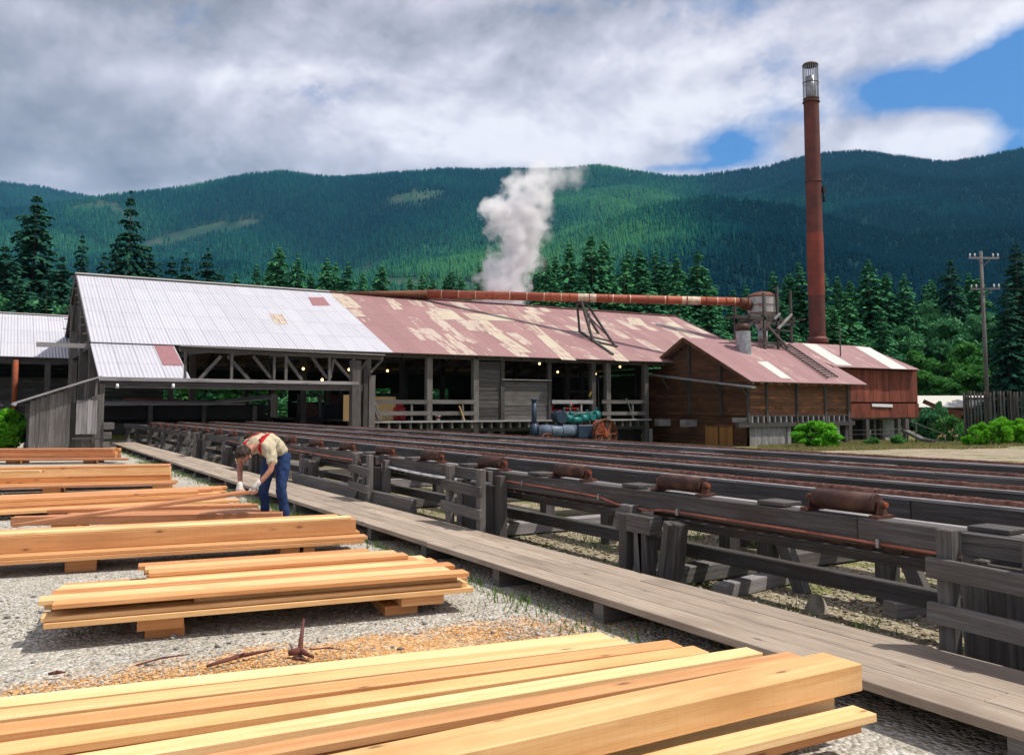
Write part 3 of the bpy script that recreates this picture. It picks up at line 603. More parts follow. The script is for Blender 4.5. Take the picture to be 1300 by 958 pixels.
# ================================================================== the long mill shed
shed = thing('sawmill_shed', (XL, RE, 0), 'long open sawmill shed with white metal roof at left and faded red roof at right', 'sawmill')
m = MB()
def sheet_roof(mb, x0, x1, y0, y1, z0, z1, sag=0):   # front slope in strips so that the sheets ripple a little
    mb.slab((x0, y0, z0), (x1, y0, z0), (x1, y1, z1), (x0, y1, z1), .03)
sheet_roof(m, XL, XB, RE, RR, ZE, ZR); m.build('white_roof', M['white_roof'], shed)
m = MB(); sheet_roof(m, XB, XR, RE, RR, ZE, ZR); m.build('red_roof', M['rust_roof'], shed)
m = MB(); m.slab((XR, 2 * RR - RE, ZE), (XL, 2 * RR - RE, ZE), (XL, RR, ZR), (XR, RR, ZR), .03); m.build('rear_roof', M['rust_roof2'], shed)
m = MB(); m.slab((XL, 37.6, 2.62), (6.85, 37.6, 2.62), (6.85, RE + .25, ZE + .02), (XL - .02, RE + .25, ZE + .02), .03); o = m.build('roof_extension', M['white_roof'], shed)
m = MB(); m.beam((XL - .05, RR, ZR + .05), (XB, RR, ZR + .03), .5, .06); m.build('ridge_cap', M['whitepatch'], shed)
m = MB(); m.beam((XB, RR, ZR + .03), (XR, RR, ZR + .03), .42, .05); m.build('ridge_cap', M['redpatch'], shed)
def patch(pts, mt, name='roof_patch', fn=on_roof, par=None):
    q = [fn(*p) for p in pts]; mb = MB(); mb.slab(q[0], q[1], q[2], q[3], .006); mb.build(name, M[mt], par or shed)
for p, mt in [([(397, 388), (419, 388), (411, 377.5), (391, 377.5)], 'redpatch'), ([(349, 411), (366, 411.5), (358, 399), (342, 398.5)], 'cream'),
              ([(550, 406), (588, 406), (575, 395), (539, 395)], 'cream'), ([(600, 406), (658, 408), (643, 400), (584, 397)], 'cream'),
              ([(713, 456.5), (732, 457.5), (650, 387), (640, 387)], 'cream'), ([(683, 409), (692, 409), (674, 394), (664, 394)], 'cream'), ([(782, 458), (799, 459), (745, 411), (735, 411)], 'cream'),
              ([(881, 433), (893, 433), (846, 402), (834, 402)], 'cream'), ([(866, 433), (875, 433), (860, 421), (852, 421)], 'cream'), ([(438, 391), (460, 391), (442, 376), (422, 376)], 'cream'),
              ([(452, 402), (466, 402), (452, 393), (441, 393)], 'cream'), ([(622, 425), (640, 425), (618, 406), (606, 406)], 'cream'), ([(655, 447), (676, 448), (640, 425), (624, 425)], 'cream'),
              ([(500, 393), (512, 393), (500, 380), (489, 380)], 'cream'), ([(690, 396), (700, 396), (691, 389), (682, 389)], 'cream'), ([(800, 412), (822, 414), (812, 404), (794, 403)], 'cream'), ([(575, 437), (584, 437), (570, 424), (562, 424)], 'cream')]:
    patch(p, mt)
EXN = V((0, -(ZE - 2.62), RE + .25 - 37.6)).normalized()
patch([(207, 464), (232.5, 464.5), (219, 438.5), (195, 438.5)], 'redpatch', fn=lambda a, b: ray_plane(a, b, (0, 37.6, 2.62), EXN) + EXN * .03)
m = MB()
for x in np.arange(XL + .15, XR, 1.5):          # rafters
    for s in (1, -1): m.beam((x, RR - s * (RR - RE - .15), ZE - .12), (x, RR, ZR - .14), .09, .18)
m.build('rafters', M['slate'], shed)
m = MB()
for i in range(10):
    y = RE + .1 + i * (RR - RE - .3) / 9
    for yy in (y, 2 * RR - y): m.beam((XL - .25, yy, zroof(yy) - .07), (XR + .1, yy, zroof(yy) - .07), .08, .05)
m.build('purlins', M['grey'], shed)
m = MB()
for s in (1, -1): m.beam((XL - .03, RR - s * (RR - RE), ZE - .06), (XL - .03, RR, ZR - .05), .04, .2)
m.build('rake_board', M['grey'], shed)
m = MB()
for s in (1, -1): m.beam((XR + .03, RR - s * (RR - RE), ZE - .06), (XR + .03, RR, ZR - .05), .04, .2)
m.build('rake_board', M['grey'], shed)
m = MB(); m.beam((XB - .3, RE + .55, ZE - .06), (XR, RE + .55, ZE - .06), .2, .32); m.beam((XL, RE + .55, ZE - .05), (XB - .3, RE + .55, ZE - .05), .2, .3); m.build('eave_beam', M['slate'], shed)
m = MB(); m.beam((XL, 2 * RR - RE - .5, ZE - .1), (XR, 2 * RR - RE - .5, ZE - .1), .2, .3); m.build('eave_beam', M['slate'], shed)
PY = RE + .62
def gx(px, y=PY): return at_y(px, 500, y).x
for px, wd in [(467, .26), (544, .34), (603, .34), (637, .26), (697, .24), (752, .34), (771, .34), (819, .34)]:
    x = gx(px); mb = MB(); mb.beam((x, PY, gz(x, PY) - .1), (x, PY, ZE - .2), wd, wd); mb.build('post', M['grey' if px in (544, 603, 771, 819) else 'slate'], shed, bevel=.02)
for x in (XL + .2,):
    for y in (RE + .4, 48.5, 56, 62.5):
        mb = MB(); mb.beam((x, y, -.1), (x, y, zroof(y) - .2 if y > 45 else ZE - .1), .42, .42); mb.build('post', M['grey'], shed)
for x in list(np.arange(9, XR, 6.2)):
    for y in (49.5, 56.5, 2 * RR - PY):
        mb = MB(); mb.beam((x, y, gz(x, y) - .1), (x, y, zroof(y) - .2), .3, .3); mb.build('post', M['slate'], shed)
m = MB()
for x in np.arange(9, XR, 6.2): m.beam((x, RE + .6, ZE + .1), (x, 2 * RR - RE - .6, ZE + .1), .16, .28)
m.beam((XL + .2, RE + .3, ZE - .02), (XL + .2, 2 * RR - RE - .6, ZE - .02), .16, .28)
m.build('tie_beams', M['slate'], shed)
m = MB()                                        # gable studs and diagonal at the left end
m.beam((XL + .1, RE + .4, 3.4), (XL + .1, 45.2, 5.3), .12, .12); m.beam((XL + .1, 48.5, ZE), (XL + .1, RR, ZR - .3), .12, .12); m.beam((XL + .1, 57.5, ZE), (XL + .1, RR, ZR - .3), .12, .12)
m.build('gable_bracing', M['grey'], shed)
a = at_y(46, 437, RE + .35); m = MB(); m.beam(a, (XL + 3, RE + .35, a.z - .02), .16, .2); m.build('projecting_beam', M['pale'], shed)
# rear wall: boarded, with open bays towards the wood
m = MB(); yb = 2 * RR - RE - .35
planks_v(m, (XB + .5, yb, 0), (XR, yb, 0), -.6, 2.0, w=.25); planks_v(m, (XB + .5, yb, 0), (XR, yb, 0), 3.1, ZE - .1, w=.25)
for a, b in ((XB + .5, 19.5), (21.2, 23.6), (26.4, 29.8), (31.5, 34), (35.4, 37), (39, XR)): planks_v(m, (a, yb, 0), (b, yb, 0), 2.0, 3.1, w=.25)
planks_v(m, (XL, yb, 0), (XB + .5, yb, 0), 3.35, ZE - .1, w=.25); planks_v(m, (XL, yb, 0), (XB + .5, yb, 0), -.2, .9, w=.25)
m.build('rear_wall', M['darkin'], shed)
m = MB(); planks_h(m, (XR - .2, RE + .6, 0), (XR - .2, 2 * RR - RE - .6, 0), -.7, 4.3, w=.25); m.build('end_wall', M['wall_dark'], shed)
m = MB()                                        # raised floor with joist ends
xd0, xd1 = gx(470), gx(829, RE); DZ = .87
m.box(xd0, RE + .2, DZ - .06, xd1, 61, DZ); m.build('deck_floor', M['grey'], shed)
m = MB(); m.box(xd0, RE + .16, DZ - .08, xd1, RE + .3, DZ + .012); m.build('deck_edge', M['pale'], shed)
m = MB(); x = xd0 + .25
while x < xd1: m.box(x, RE + .22, DZ - .42, x + .11, 47, DZ - .085, ax=1); x += .62
m.build('joists', M['grey'], shed)
m = MB(); m.box(xd0, RE + .5, DZ - .62, xd1, RE + .75, DZ - .42); m.build('bearer', M['slate'], shed)
m = MB(); planks_v(m, (xd0, RE + 1.4, 0), (xd1, RE + 1.4, 0), -.7, DZ - .43, w=.3); m.build('void_shade_sheet', M['wall_dark'], shed)  # dark sheet standing for the shade of the void under the deck
for px in (500, 560, 620, 690, 760, 823):
    x = gx(px, RE + .6); mb = MB(); mb.beam((x, RE + .6, gz(x, RE) - .1), (x, RE + .6, DZ - .62), .36, .3); mb.build('pier', M['pale' if px == 823 else 'grey'], shed)
m = MB(); x0, x1 = gx(606), gx(636); planks_h(m, (x0, PY, 0), (x1, PY, 0), DZ, ZE - .3, w=.24); m.build('wall_panel', M['slate'], shed)
m = MB(); x0, x1 = gx(639), gx(697); planks_h(m, (x0, PY, 0), (x1, PY, 0), DZ, at_y(660, 484, PY).z, w=.27); m.build('wall_panel', M['grey'], shed)
m = MB(); m.beam((x0 - .2, PY - .1, at_y(660, 483, PY).z + .04), (x1 + .05, PY - .1, at_y(660, 483, PY).z + .04), .3, .05); m.build('panel_cap', M['pale'], shed)
def rail_set(pa, pb, mt='grey'):
    mb = MB(); x0, x1 = gx(pa), gx(pb)
    for py in (510, 524.5): z = at_y((pa + pb) / 2, py, PY).z; mb.beam((x0, PY - .16, z), (x1, PY - .16, z), .05, .22)
    xm = gx(pa + (pb - pa) * .72); mb.beam((xm, PY - .1, DZ), (xm, PY - .1, DZ + 1.05), .1, .1)
    mb.build('railing', M[mt], shed)
rail_set(467, 543, 'grey'); rail_set(546, 602, 'grey'); rail_set(699, 751, 'pale'); rail_set(762, 817, 'grey')
m = MB(); m.beam((gx(581), PY - .2, at_y(581, 515, PY).z), (gx(587), PY - .3, DZ + .02), .1, .05); m.build('brace', M['cream_ply'], shed)
m = MB(); m.beam((gx(484), PY - .05, at_y(484, 457, PY).z), (gx(467), PY - .3, at_y(467, 473, PY).z), .1, .1); m.build('brace', M['grey'], shed)
m = MB(); m.beam((gx(467), PY - .4, 2.4), (gx(482), PY - .1, DZ + .1), .16, .12); m.beam((gx(464), PY - .6, 2.1), (gx(478), PY - .3, DZ + .1), .16, .12); m.build('brace', M['grey'], shed)
# timber truss carrying the stripped front bay
YT = 37.6; tr = bpy.data.objects.new('truss', None); C.objects.link(tr); tr.parent = shed; tr['_w'] = shed['_w']
x0 = XL; x1 = at_y(486, 455, YT).x; xc = at_y(455, 480, YT).x
def tz(x, t): return (4.02 + (3.9 - 4.02) * (x - 5) / 11) if t else 2.8 - .01 * (x - 5)
m = MB(); m.beam((6.3, YT, tz(6.3, 1)), (x1, YT, tz(x1, 1)), .16, .2); m.build('top_chord', M['grey'], tr)
m = MB(); m.beam((6.3, YT - .1, tz(6.3, 1) + .12), (x1, YT - .1, tz(x1, 1) + .12), .42, .04); m.build('chord_cover', M['pale'], tr)
m = MB(); m.beam((x0, YT, 2.74), (xc, YT, 2.70), .2, .14); m.build('bottom_chord', M['pale'], tr)
m = MB(); m.beam((x0, YT + .1, 2.52), (xc + .2, YT + .1, 2.5), .24, .27); m.build('header', M['slate'], tr)
m = MB(); xs_ = [at_y(p, 470, YT).x for p in (235, 294, 348, 363, 418, 449)]
for x in xs_: m.beam((x, YT, 2.78), (x, YT, 3.9), .1, .12)
for a, b in ((256, 278), ): pass
for pa, ya, pb, yb_ in [(253, 482, 281, 452), (290, 452, 317, 482), (322, 452, 345, 480), (364, 455, 384, 482), (396, 452, 416, 480), (424, 456, 447, 482), (420, 480, 424, 456), (468, 457, 449, 482)]:
    a = at_y(pa, ya, YT); b = at_y(pb, yb_, YT); m.beam(a + V((0, .08, 0)), b + V((0, .08, 0)), .09, .13)
m.build('web_members', M['grey'], tr)
m = MB()
for x in np.arange(7.5, x1, 2.0): m.beam((x, YT, 3.98), (x, RE + .7, ZE - .35), .1, .14)
m.build('outriggers', M['slate'], shed)
for dx, wd, mt in ((-.1, .42, 'slate'), (.42, .2, 'slate'), (.75, .3, 'grey')):
    x = xc + dx; mb = MB(); mb.beam((x, YT + .1 + abs(dx) * .3, gz(x, YT) - .1), (x, YT + .1 + abs(dx) * .3, 3.85 - abs(dx)), wd, wd); mb.build('post', M[mt], shed)
mb = MB(); mb.beam((XL + .1, YT + .05, -.1), (XL + .1, YT + .05, 2.6), .2, .2); mb.build('post', M['slate'], shed)
m = MB()
for px in (149, 220): a = at_y(px, 487, YT - .15); m.cyl(a, a - V((0, 0, .18)), .05, .07, n=8)
m.build('insulators', M['whitepaint'], shed)
# ------------------------------------------------------------------ lit bulbs under the roof
for i, (px, py, y) in enumerate([(385, 468, 44.5), (443, 469, 44.5), (492, 470.5, 45), (409, 482, 41), (685, 461.5, 44), (708, 472, 46), (756, 474.5, 46), (787, 465.5, 44), (384, 470, 50)]):
    p = at_y(px, py, y); b = MB(); bt = thing('light_bulb', tuple(p), 'small lit bulb under the mill roof, ' + ['above the truss end left of the post cluster', 'nearest the truss end post', 'over the tan stacked panels', 'low in the truss opening', 'above the tall grey wall panel edge', 'over the grey half wall', 'beside the slim double posts', 'at the upper end of the yellow cord', 'deep inside behind the truss'][i], 'light bulb', 'bulbs under the mill roof')
    b.lathe(p - V((0, 0, .07)), [(.01, 0), (.055, .03), (.07, .075), (.045, .12), (.02, .14)], n=10); b.build('bulb', M['bulb'], bt)
    b = MB(); b.cyl(p + V((0, 0, .07)), p + V((0, 0, .62)), .012, n=5); b.cyl(p + V((0, 0, .07)), p + V((0, 0, .14)), .03, n=6); b.build('cord', M['black'], bt)
# ------------------------------------------------------------------ things on the mill floor
def panel_stack(px0, px1, pt, pb, y, n, label):
    x0, x1 = at_y(px0, 520, y).x, at_y(px1, 520, y).x; z1 = at_y((px0 + px1) / 2, pt, y).z; mb = MB()
    for i in range(n): mb.box(x0 + .02 * i, y + i * .05, DZ + .005, x1 + .02 * random.random(), y + i * .05 + .04, z1 - .03 * random.random(), ax=2)
    o = mb.build('panel_stack', M['cream_ply'], None); tag(o, label, 'wood panels')
panel_stack(436, 449, 501, 535, 44.3, 4, 'narrow tan boards standing upright left of the post cluster')
panel_stack(469, 502, 503, 535, 45.2, 6, 'wide stack of tan boards behind the railing right of the post cluster')
p = at_y(508, 530, 45.0); t = thing('red_machine', (p.x, p.y, DZ), 'red machine housing beside the wide stack of tan boards', 'machine')
m = MB(); m.box(p.x - .32, p.y, DZ, p.x + .34, p.y + .6, DZ + .75, ax=2); m.build('housing', M['redpaint'], t, bevel=.04)
m = MB(); m.cyl((p.x + .1, p.y - .02, DZ + .35), (p.x + .1, p.y - .12, DZ + .35), .26, n=18); m.build('pulley', M['redpaint'], t)
m = MB(); m.box(p.x - .2, p.y + .1, DZ + .75, p.x + .2, p.y + .5, DZ + .95, ax=2); m.build('hood', M['redpaint'], t, bevel=.03)
p = at_y(556, 533, 43.2); t = thing('bucket', (p.x, 43.2, DZ), 'small white bucket with a red band on the deck edge', 'bucket')
m = MB(); m.lathe((p.x, 43.2, DZ + .015), [(.01, 0), (.11, 0), (.14, .33), (.15, .34)], n=16); m.build('pail', M['whitepaint'], t)
m = MB(); m.lathe((p.x, 43.2, DZ + .12), [(.13, 0), (.138, .1)], n=16); m.build('band', M['redpaint'], t)
m = MB(); m.ring((p.x, 43.2, DZ + .36), (0, .3, 1), .14, .008); m.build('handle', M['galv'], t)
m = MB(); a = at_y(795, 505, 42.8); b = at_y(804, 533, 42.6); m.beam((a.x, 42.8, a.z), (b.x, 42.55, DZ + .03), .12, .05); o = m.build('leaning_board', M['pale']); tag(o, 'pale board leaning on the railing near the right deck end', 'board')
m = MB(); pts_ = [at_y(787, 466, 43.6), at_y(770, 474, 43.2), at_y(755, 488, 42.9), at_y(748, 499, 42.8)]; m.tube(pts_, .02); o = m.build('hoist_cord', M['black']); tag(o, 'thin dark cord slanting from the roof edge towards the yellow rope', 'cord')
m = MB(); m.tube([at_y(754.5, 490, 42.85), at_y(748, 503, 42.8)], .055); o = m.build('rope_end', M['yellow']); tag(o, 'short bright yellow rope hanging diagonally before the posts', 'rope')
t = thing('red_cart', (gx(712, 45.5), 45.5, DZ), 'low red painted cart on the mill floor behind the teal machinery', 'cart'); x = gx(712, 45.5)
m = MB(); m.box(x - 1.3, 45.2, DZ + .3, x + 1.5, 46.2, DZ + .62); m.build('bed', M['redpaint'], t, bevel=.03)
m = MB(); m.beam((x - 1.2, 45.3, DZ + 1.1), (x + 1.3, 45.3, DZ + 1.0), .08, .1); m.beam((x - .9, 45.3, DZ + .6), (x - .5, 45.3, DZ + 1.1), .08, .08); m.beam((x + .6, 45.3, DZ + .6), (x + .9, 45.3, DZ + 1.05), .08, .08); m.build('frame', M['redpaint'], t)
for dx in (-.9, .9):
    m = MB(); m.cyl((x + dx, 45.1, DZ + .18), (x + dx, 45.2, DZ + .18), .18, n=14); m.build('wheel', M['black'], t)
# dark machines deep inside the mill
for i, (px, y, wd, h, lb) in enumerate([(395, 50, 1.6, 2.3, 'tall dark saw frame inside the mill behind the truss'), (425, 52, 1.2, 2.0, 'dark machine post inside the mill beside the saw frame'), (500, 54, 2.4, 1.6, 'dark machine bench deep inside the mill behind the tan boards'), (665, 52, 2.6, 1.5, 'dark saw carriage inside the mill behind the grey half wall'), (735, 52, 2.2, 1.9, 'dark machine block inside the mill behind the slim double posts')]):
    x = gx(px, y); z0 = DZ if x > xd0 else 0; t = thing('mill_machine', (x, y, z0), lb, 'machine', 'dark mill machines')
    m = MB(); m.box(x - wd / 2, y, z0, x + wd / 2, y + .8, z0 + h * .45, ax=0); m.build('base', M['black'], t, bevel=.04)
    m = MB(); m.beam((x - wd * .4, y + .3, z0 + h * .4), (x - wd * .4, y + .3, z0 + h), .18, .18); m.beam((x + wd * .4, y + .3, z0 + h * .4), (x + wd * .4, y + .3, z0 + h), .18, .18); m.beam((x - wd * .45, y + .3, z0 + h), (x + wd * .45, y + .3, z0 + h), .2, .16); m.build('frame', M['slate'], t)
    m = MB(); m.cyl((x, y + .1, z0 + h * .6), (x, y + .22, z0 + h * .6), min(.55, wd * .3), n=22); m.build('flywheel', M['rustdark'], t)
# low roofed carriage way along the open bay
t = thing('covered_track', (5, 46, 0), 'long low dark covered track with a pale top edge behind the open left bay', 'covered conveyor')
xa, xb, xe = XL + .3, at_y(310, 505, 47).x, at_y(343, 505, 47).x
m = MB(); m.slab((xa, 46.6, 1.74), (xb, 46.6, 1.80), (xb, 48.6, 1.95), (xa, 48.6, 1.9), .06); m.slab((xb - 1.2, 46.5, 1.86), (xe + .3, 46.5, 2.12), (xe + .3, 48.4, 2.3), (xb - 1.2, 48.4, 1.98), .05); m.build('roof', M['pale'], t)
m = MB(); planks_h(m, (xa, 47, 0), (xe, 47, 0), .98, 1.72, w=.25); planks_h(m, (xa, 48.3, 0), (xe, 48.3, 0), .6, 1.78, w=.25); m.build('side_boards', M['darkin'], t)
m = MB(); m.beam((xa, 46.7, .72), (xe, 46.7, .72), .3, .18); m.build('bearer', M['slate'], t)
for x in np.arange(xa + .3, xe, 2.6):
    m = MB(); m.beam((x, 46.9, -.2), (x, 46.9, 1.7), .2, .2); m.build('post', M['slate'], t)
m = MB(); a = at_y(170, 504, 52); m.cyl((a.x - .5, 52, a.z - .6), (a.x + 4.6, 52, a.z - .75), .55, n=14); o = m.build('rusty_tank', M['rustwall']); tag(o, 'long dark red tank lying behind the covered track', 'tank')
m = MB(); planks_v(m, (at_y(344, 500, 46).x, 46, 0), (at_y(353, 500, 46).x, 46, 0), 1.1, at_y(348, 500, 46).z, w=.15); o = m.build('upright_panel', M['grey']); tag(o, 'small grey upright board panel at the end of the covered track', 'panel')
# ------------------------------------------------------------------ board lean-to at the left
t = thing('plank_shack', (2, 35, 0), 'small weathered grey plank shack with a hatch at the left end of the mill', 'shack')
YS = 33.4; xl = at_y(36, 560, YS).x; xr = at_y(131, 560, YS).x; zl = at_y(36, 508, YS).z; zr_ = at_y(127, 478, YS).z; xm = at_y(88, 560, YS).x
ztop = lambda s: zl - .05 + (zr_ - zl) * s / (at_y(127, 478, YS).x - xl)
m = MB(); planks_v(m, (xl, YS, 0), (xm, YS, 0), -.05, ztop, w=.17, wv=.5, jit=.0); m.build('front_wall', M['wall_grey' if False else 'grey'], t)
m = MB(); planks_v(m, (xm, YS + .18, 0), (xr, YS + .18, 0), -.05, lambda s: ztop(s + xm - xl) - .55 - .03 * (s > .5), w=.2, jit=.0)
for s in (.12, .45, .8): m.beam((xm + s, YS + .2, ztop(s + xm - xl) - .7), (xm + s, YS + .2, ztop(s + xm - xl) - .02), .07, .06)
m.build('recessed_wall', M['grey'], t)
m = MB(); x0, x1 = at_y(96, 540, YS).x, at_y(123, 540, YS).x; planks_v(m, (x0, YS + .05, 0), (x1, YS + .05, 0), at_y(110, 551, YS).z, at_y(110, 508, YS).z, w=.13, jit=.01); o = m.build('hatch', M['pale'], t); o['label'] = 'pale board hatch'
m = MB(); m.beam((x0 - .1, YS + .02, at_y(110, 552, YS).z - .12), (x1 + .1, YS + .02, at_y(110, 552, YS).z - .12), .14, .07); m.build('hatch_sill', M['slate'], t)
m = MB(); planks_h(m, (xl, YS + .05, 0), (xl, 38.5, 0), -.05, zl - .1, w=.25); m.build('side_wall', M['slate'], t)
x20 = at_y(18, 511, YS).x; z20 = at_y(18, 511, YS).z; x127 = at_y(128, 478, YS).x
m = MB(); m.slab((x20, YS - .25, z20), (x127, YS - .25, zr_ + .03), (x127, 39, zr_ + .05), (x20, 39, z20 + .02), .05); m.build('roof', M['pale'], t)
m = MB(); m.cyl((x20 + .02, YS - .3, z20 - .05), (x20 + .02, 39, z20 - .03), .06, n=8); m.build('gutter', M['galv'], t)
m = MB()
for dz, l in ((.95, .7), (.62, .55), (.28, .45)): m.box(xr, YS + .1, dz - .12, xr + l * .5, YS + .4, dz + .12, ax=0)
m.build('stepped_blocks', M['grey'], t)
# ------------------------------------------------------------------ second white roofed building, left
YB = 56.5; t = thing('white_roofed_building', (-2, YB, 0), 'low dark timber building with white metal roof at the left edge behind the shack', 'building')
m = MB(); m.slab((-12, YB, 4.55), (9, YB, 4.45), (9, YB + 7.5, 7.6), (-12, YB + 7.5, 7.7), .04); m.build('roof', M['white_roof'], t)
m = MB(); m.slab((9, YB + 15, 4.5), (-12, YB + 15, 4.5), (-12, YB + 7.5, 7.7), (9, YB + 7.5, 7.6), .04); m.build('roof', M['white_roof'], t)
m = MB(); m.beam((-12, YB + 7.5, 7.73), (9, YB + 7.5, 7.63), .4, .05); m.build('ridge_cap', M['whitepatch'], t)
m = MB(); planks_h(m, (-12, YB + 2.6, 0), (9, YB + 2.6, 0), 0, 3.4, w=.3); m.build('wall', M['slate'], t)
m = MB(); planks_h(m, (-12, YB + 4.6, 0), (9, YB + 4.6, 0), 3.4, 6, w=.3); m.build('gable_boarding', M['darkin'], t)
m = MB(); m.beam((-12, YB + .4, 4.3), (9, YB + .4, 4.25), .2, .3); m.beam((-12, YB + .3, 1.75), (9, YB + .3, 1.7), .25, .12); m.build('beam', M['slate'], t)
m = MB(); planks_h(m, (-12, YB + .6, 0), (9, YB + .6, 0), 0, 1.6, w=.3); m.build('low_wall', M['grey'], t)
for px in (-60, 18, 60):
    x = at_y(px, 480, YB + .4).x; m = MB(); m.beam((x, YB + .4, 0), (x, YB + .4, 4.2), .3, .3); m.build('post', M['slate'], t)
x = at_y(19, 490, YB + .2).x; m = MB(); m.cyl((x, YB + .1, 1.5), (x, YB + .1, 4.3), .14, n=10); o = m.build('rusty_downpipe', M['rustbright'], t)
# ================================================================== boiler house with log walls
GX, FY, RY, BY = 37.3, 36.0, 40.9, 45.8; WX = 46.2; GZ0 = -.78
t = bh = thing('boiler_house', (GX, FY, GZ0), 'brown log walled boiler house with gable and faded red roof before the mill', 'log building')
def gab(z): # s-range on the gable (s from rear)
    h = 3.3; pk = 5.75; L = BY - FY
    if z <= h: return (0, L)
    f = (z - h) / (pk - h); return (L / 2 * f, L - L / 2 * f)
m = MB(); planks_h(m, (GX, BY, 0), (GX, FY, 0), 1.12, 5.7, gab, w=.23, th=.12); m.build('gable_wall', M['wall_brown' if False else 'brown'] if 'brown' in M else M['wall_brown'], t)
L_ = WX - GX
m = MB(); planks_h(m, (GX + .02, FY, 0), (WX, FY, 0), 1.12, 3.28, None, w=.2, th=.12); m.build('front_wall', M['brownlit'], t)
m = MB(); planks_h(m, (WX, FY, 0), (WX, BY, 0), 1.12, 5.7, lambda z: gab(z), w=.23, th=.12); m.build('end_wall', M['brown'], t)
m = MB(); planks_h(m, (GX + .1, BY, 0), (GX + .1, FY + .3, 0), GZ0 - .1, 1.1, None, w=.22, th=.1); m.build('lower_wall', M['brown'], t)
m = MB(); planks_v(m, (GX + .05, FY + .05, 0), (GX + 3.25, FY + .05, 0), GZ0 - .1, .62, w=.2, jit=0); m.build('lower_wall', M['pale'], t)
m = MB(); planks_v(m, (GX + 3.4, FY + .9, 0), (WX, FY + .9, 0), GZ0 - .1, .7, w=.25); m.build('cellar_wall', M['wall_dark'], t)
m = MB(); x = GX + .05
while x < WX: m.box(x, FY - .16, .72, x + .1, FY + 1.4, 1.08, ax=1); x += .47
m.build('joist_ends', M['pale'], t)
m = MB(); m.beam((GX - 1.0, FY - .02, .58), (WX + .2, FY - .02, .62), .26, .26); m.build('sill_beam', M['slate'], t)
m = MB(); m.beam((GX - .1, FY - .1, 1.1), (WX + .1, FY - .1, 1.1), .12, .05); m.build('water_table', M['slate'], t)
for px in (949, 973, 1011, 1047, 1076):
    x = at_y(px, 500, FY - .1).x; m = MB(); m.beam((x, FY - .12, .7), (x, FY - .12, 3.25), .14, .12); m.build('stud', M['slate'], t)
for px in (876, 916):
    a = at_x(px, 500, GX - .1); m = MB(); h = 3.3 + (5.5 - 3.3) * (1 - abs(a.y - RY) / (RY - FY)); m.beam((GX - .12, a.y, 1.1), (GX - .12, a.y, h), .2, .12); m.build('stud', M['slate'], t)
for px, mt in ((1000, 'pale'), (1062, 'pale'), (1073, 'slate')):
    x = at_y(px, 500, FY).x; m = MB(); m.beam((x, FY + .1, GZ0 - .1), (x, FY + .1, .48), .3, .3); m.build('pier', M[mt], t)
# double door low in the gable
ya, yb_ = at_x(931, 560, GX).y, at_x(896, 560, GX).y; zt = at_x(915, 541, GX).z
m = MB(); planks_v(m, (GX - .02, yb_, 0), (GX - .02, ya, 0), GZ0, zt, w=.3, jit=0)
d_ = m.build('door', M['golden'], t); ym = (ya + yb_) / 2
m = MB(); m.box(GX - .08, ya - .1, zt, GX + .02, yb_ + .1, zt + .12); m.box(GX - .07, ym - .04, GZ0, GX, ym + .04, zt, ax=2); m.build('frame', M['brown'], d_)
m = MB()
for px, py in ((843, 536), (876, 537)):
    a = at_x(px, py, GX - .3); m.box(GX - .9, a.y - .25, a.z - .22, GX + .4, a.y + .25, a.z + .22, ax=0)
m.build('beam_ends', M['pale'], t)
ES = (5.98 - 3.08) / (RY - FY + .75)
m = MB(); m.slab((GX - .55, FY - .75, 3.08), (WX + .75, FY - .75, 3.04), (WX + .75, RY, 5.98), (GX - .55, RY, 5.98), .05); m.build('roof', M['rust_roof2'], t)
m = MB(); m.slab((WX + .75, RY + 3.1, 5.98 - 3.1 * ES), (GX - .55, RY + 3.1, 5.98 - 3.1 * ES), (GX - .55, RY, 5.98), (WX + .75, RY, 5.98), .05); m.build('roof', M['rust_roof2'], t)
m = MB(); m.beam((GX - .57, FY - .75, 2.98), (GX - .57, RY, 5.88), .05, .22); m.beam((GX - .57, RY + 3.1, 5.88 - 3.1 * ES), (GX - .57, RY, 5.88), .05, .22); m.build('rake_board', M['brown'], t)
x = GX - .3
while x < WX + .6: m = MB(); m.beam((x, FY - .68, 2.98), (x, FY + .5, 2.98 + 1.18 * ES), .09, .13); x += .75; m.build('rafter_tail', M['pale'], t)
BN = V((0, -(5.98 - 3.08), RY - FY + .75)).normalized()
def on_b(px, py, lift=.01): return ray_plane(px, py, (0, FY - .75, 3.08), BN) + BN * lift
patch([(992, 480), (1005, 480.5), (974, 459), (961, 459)], 'whitepatch', fn=on_b, par=bh)
# sloping gutter pipe across the gable
a = at_x(826, 475.5, GX - .75); b = at_x(957, 491.5, GX - .75); m = MB(); m.beam(a, b, .3, .1); m.build('drip_board', M['galv'], t)
for px, py in ((840, 480), (867, 484), (907, 488), (941, 491)):
    a = at_x(px, py, GX - .7); m = MB(); m.beam(a, (GX, a.y + .1, a.z - .75), .09, .09); m.beam(a + V((-.1, 0, .02)), (GX, a.y, a.z + .02), .1, .12); m.build('bracket', M['slate'], t)
# ladder lying on the roof
def on_bl(px, py): return on_b(px, py, .09)
t = thing('roof_ladder', tuple(on_b(1060, 481, .05)), 'dark ladder lying on the boiler house roof below the scaffold', 'ladder')
a0, a1 = on_bl(1050, 481), on_bl(988, 438); b0, b1 = on_bl(1063, 480), on_bl(1001, 438)
for p, q_ in ((a0, a1), (b0, b1)): m = MB(); m.beam(p, q_, .07, .07, up=BN); m.build('rail', M['slate'], t)
for i in range(17):
    f = (i + .5) / 17; m = MB(); m.beam(a0.lerp(a1, f), b0.lerp(b1, f), .05, .05, up=BN); m.build('rung', M['slate'], t)
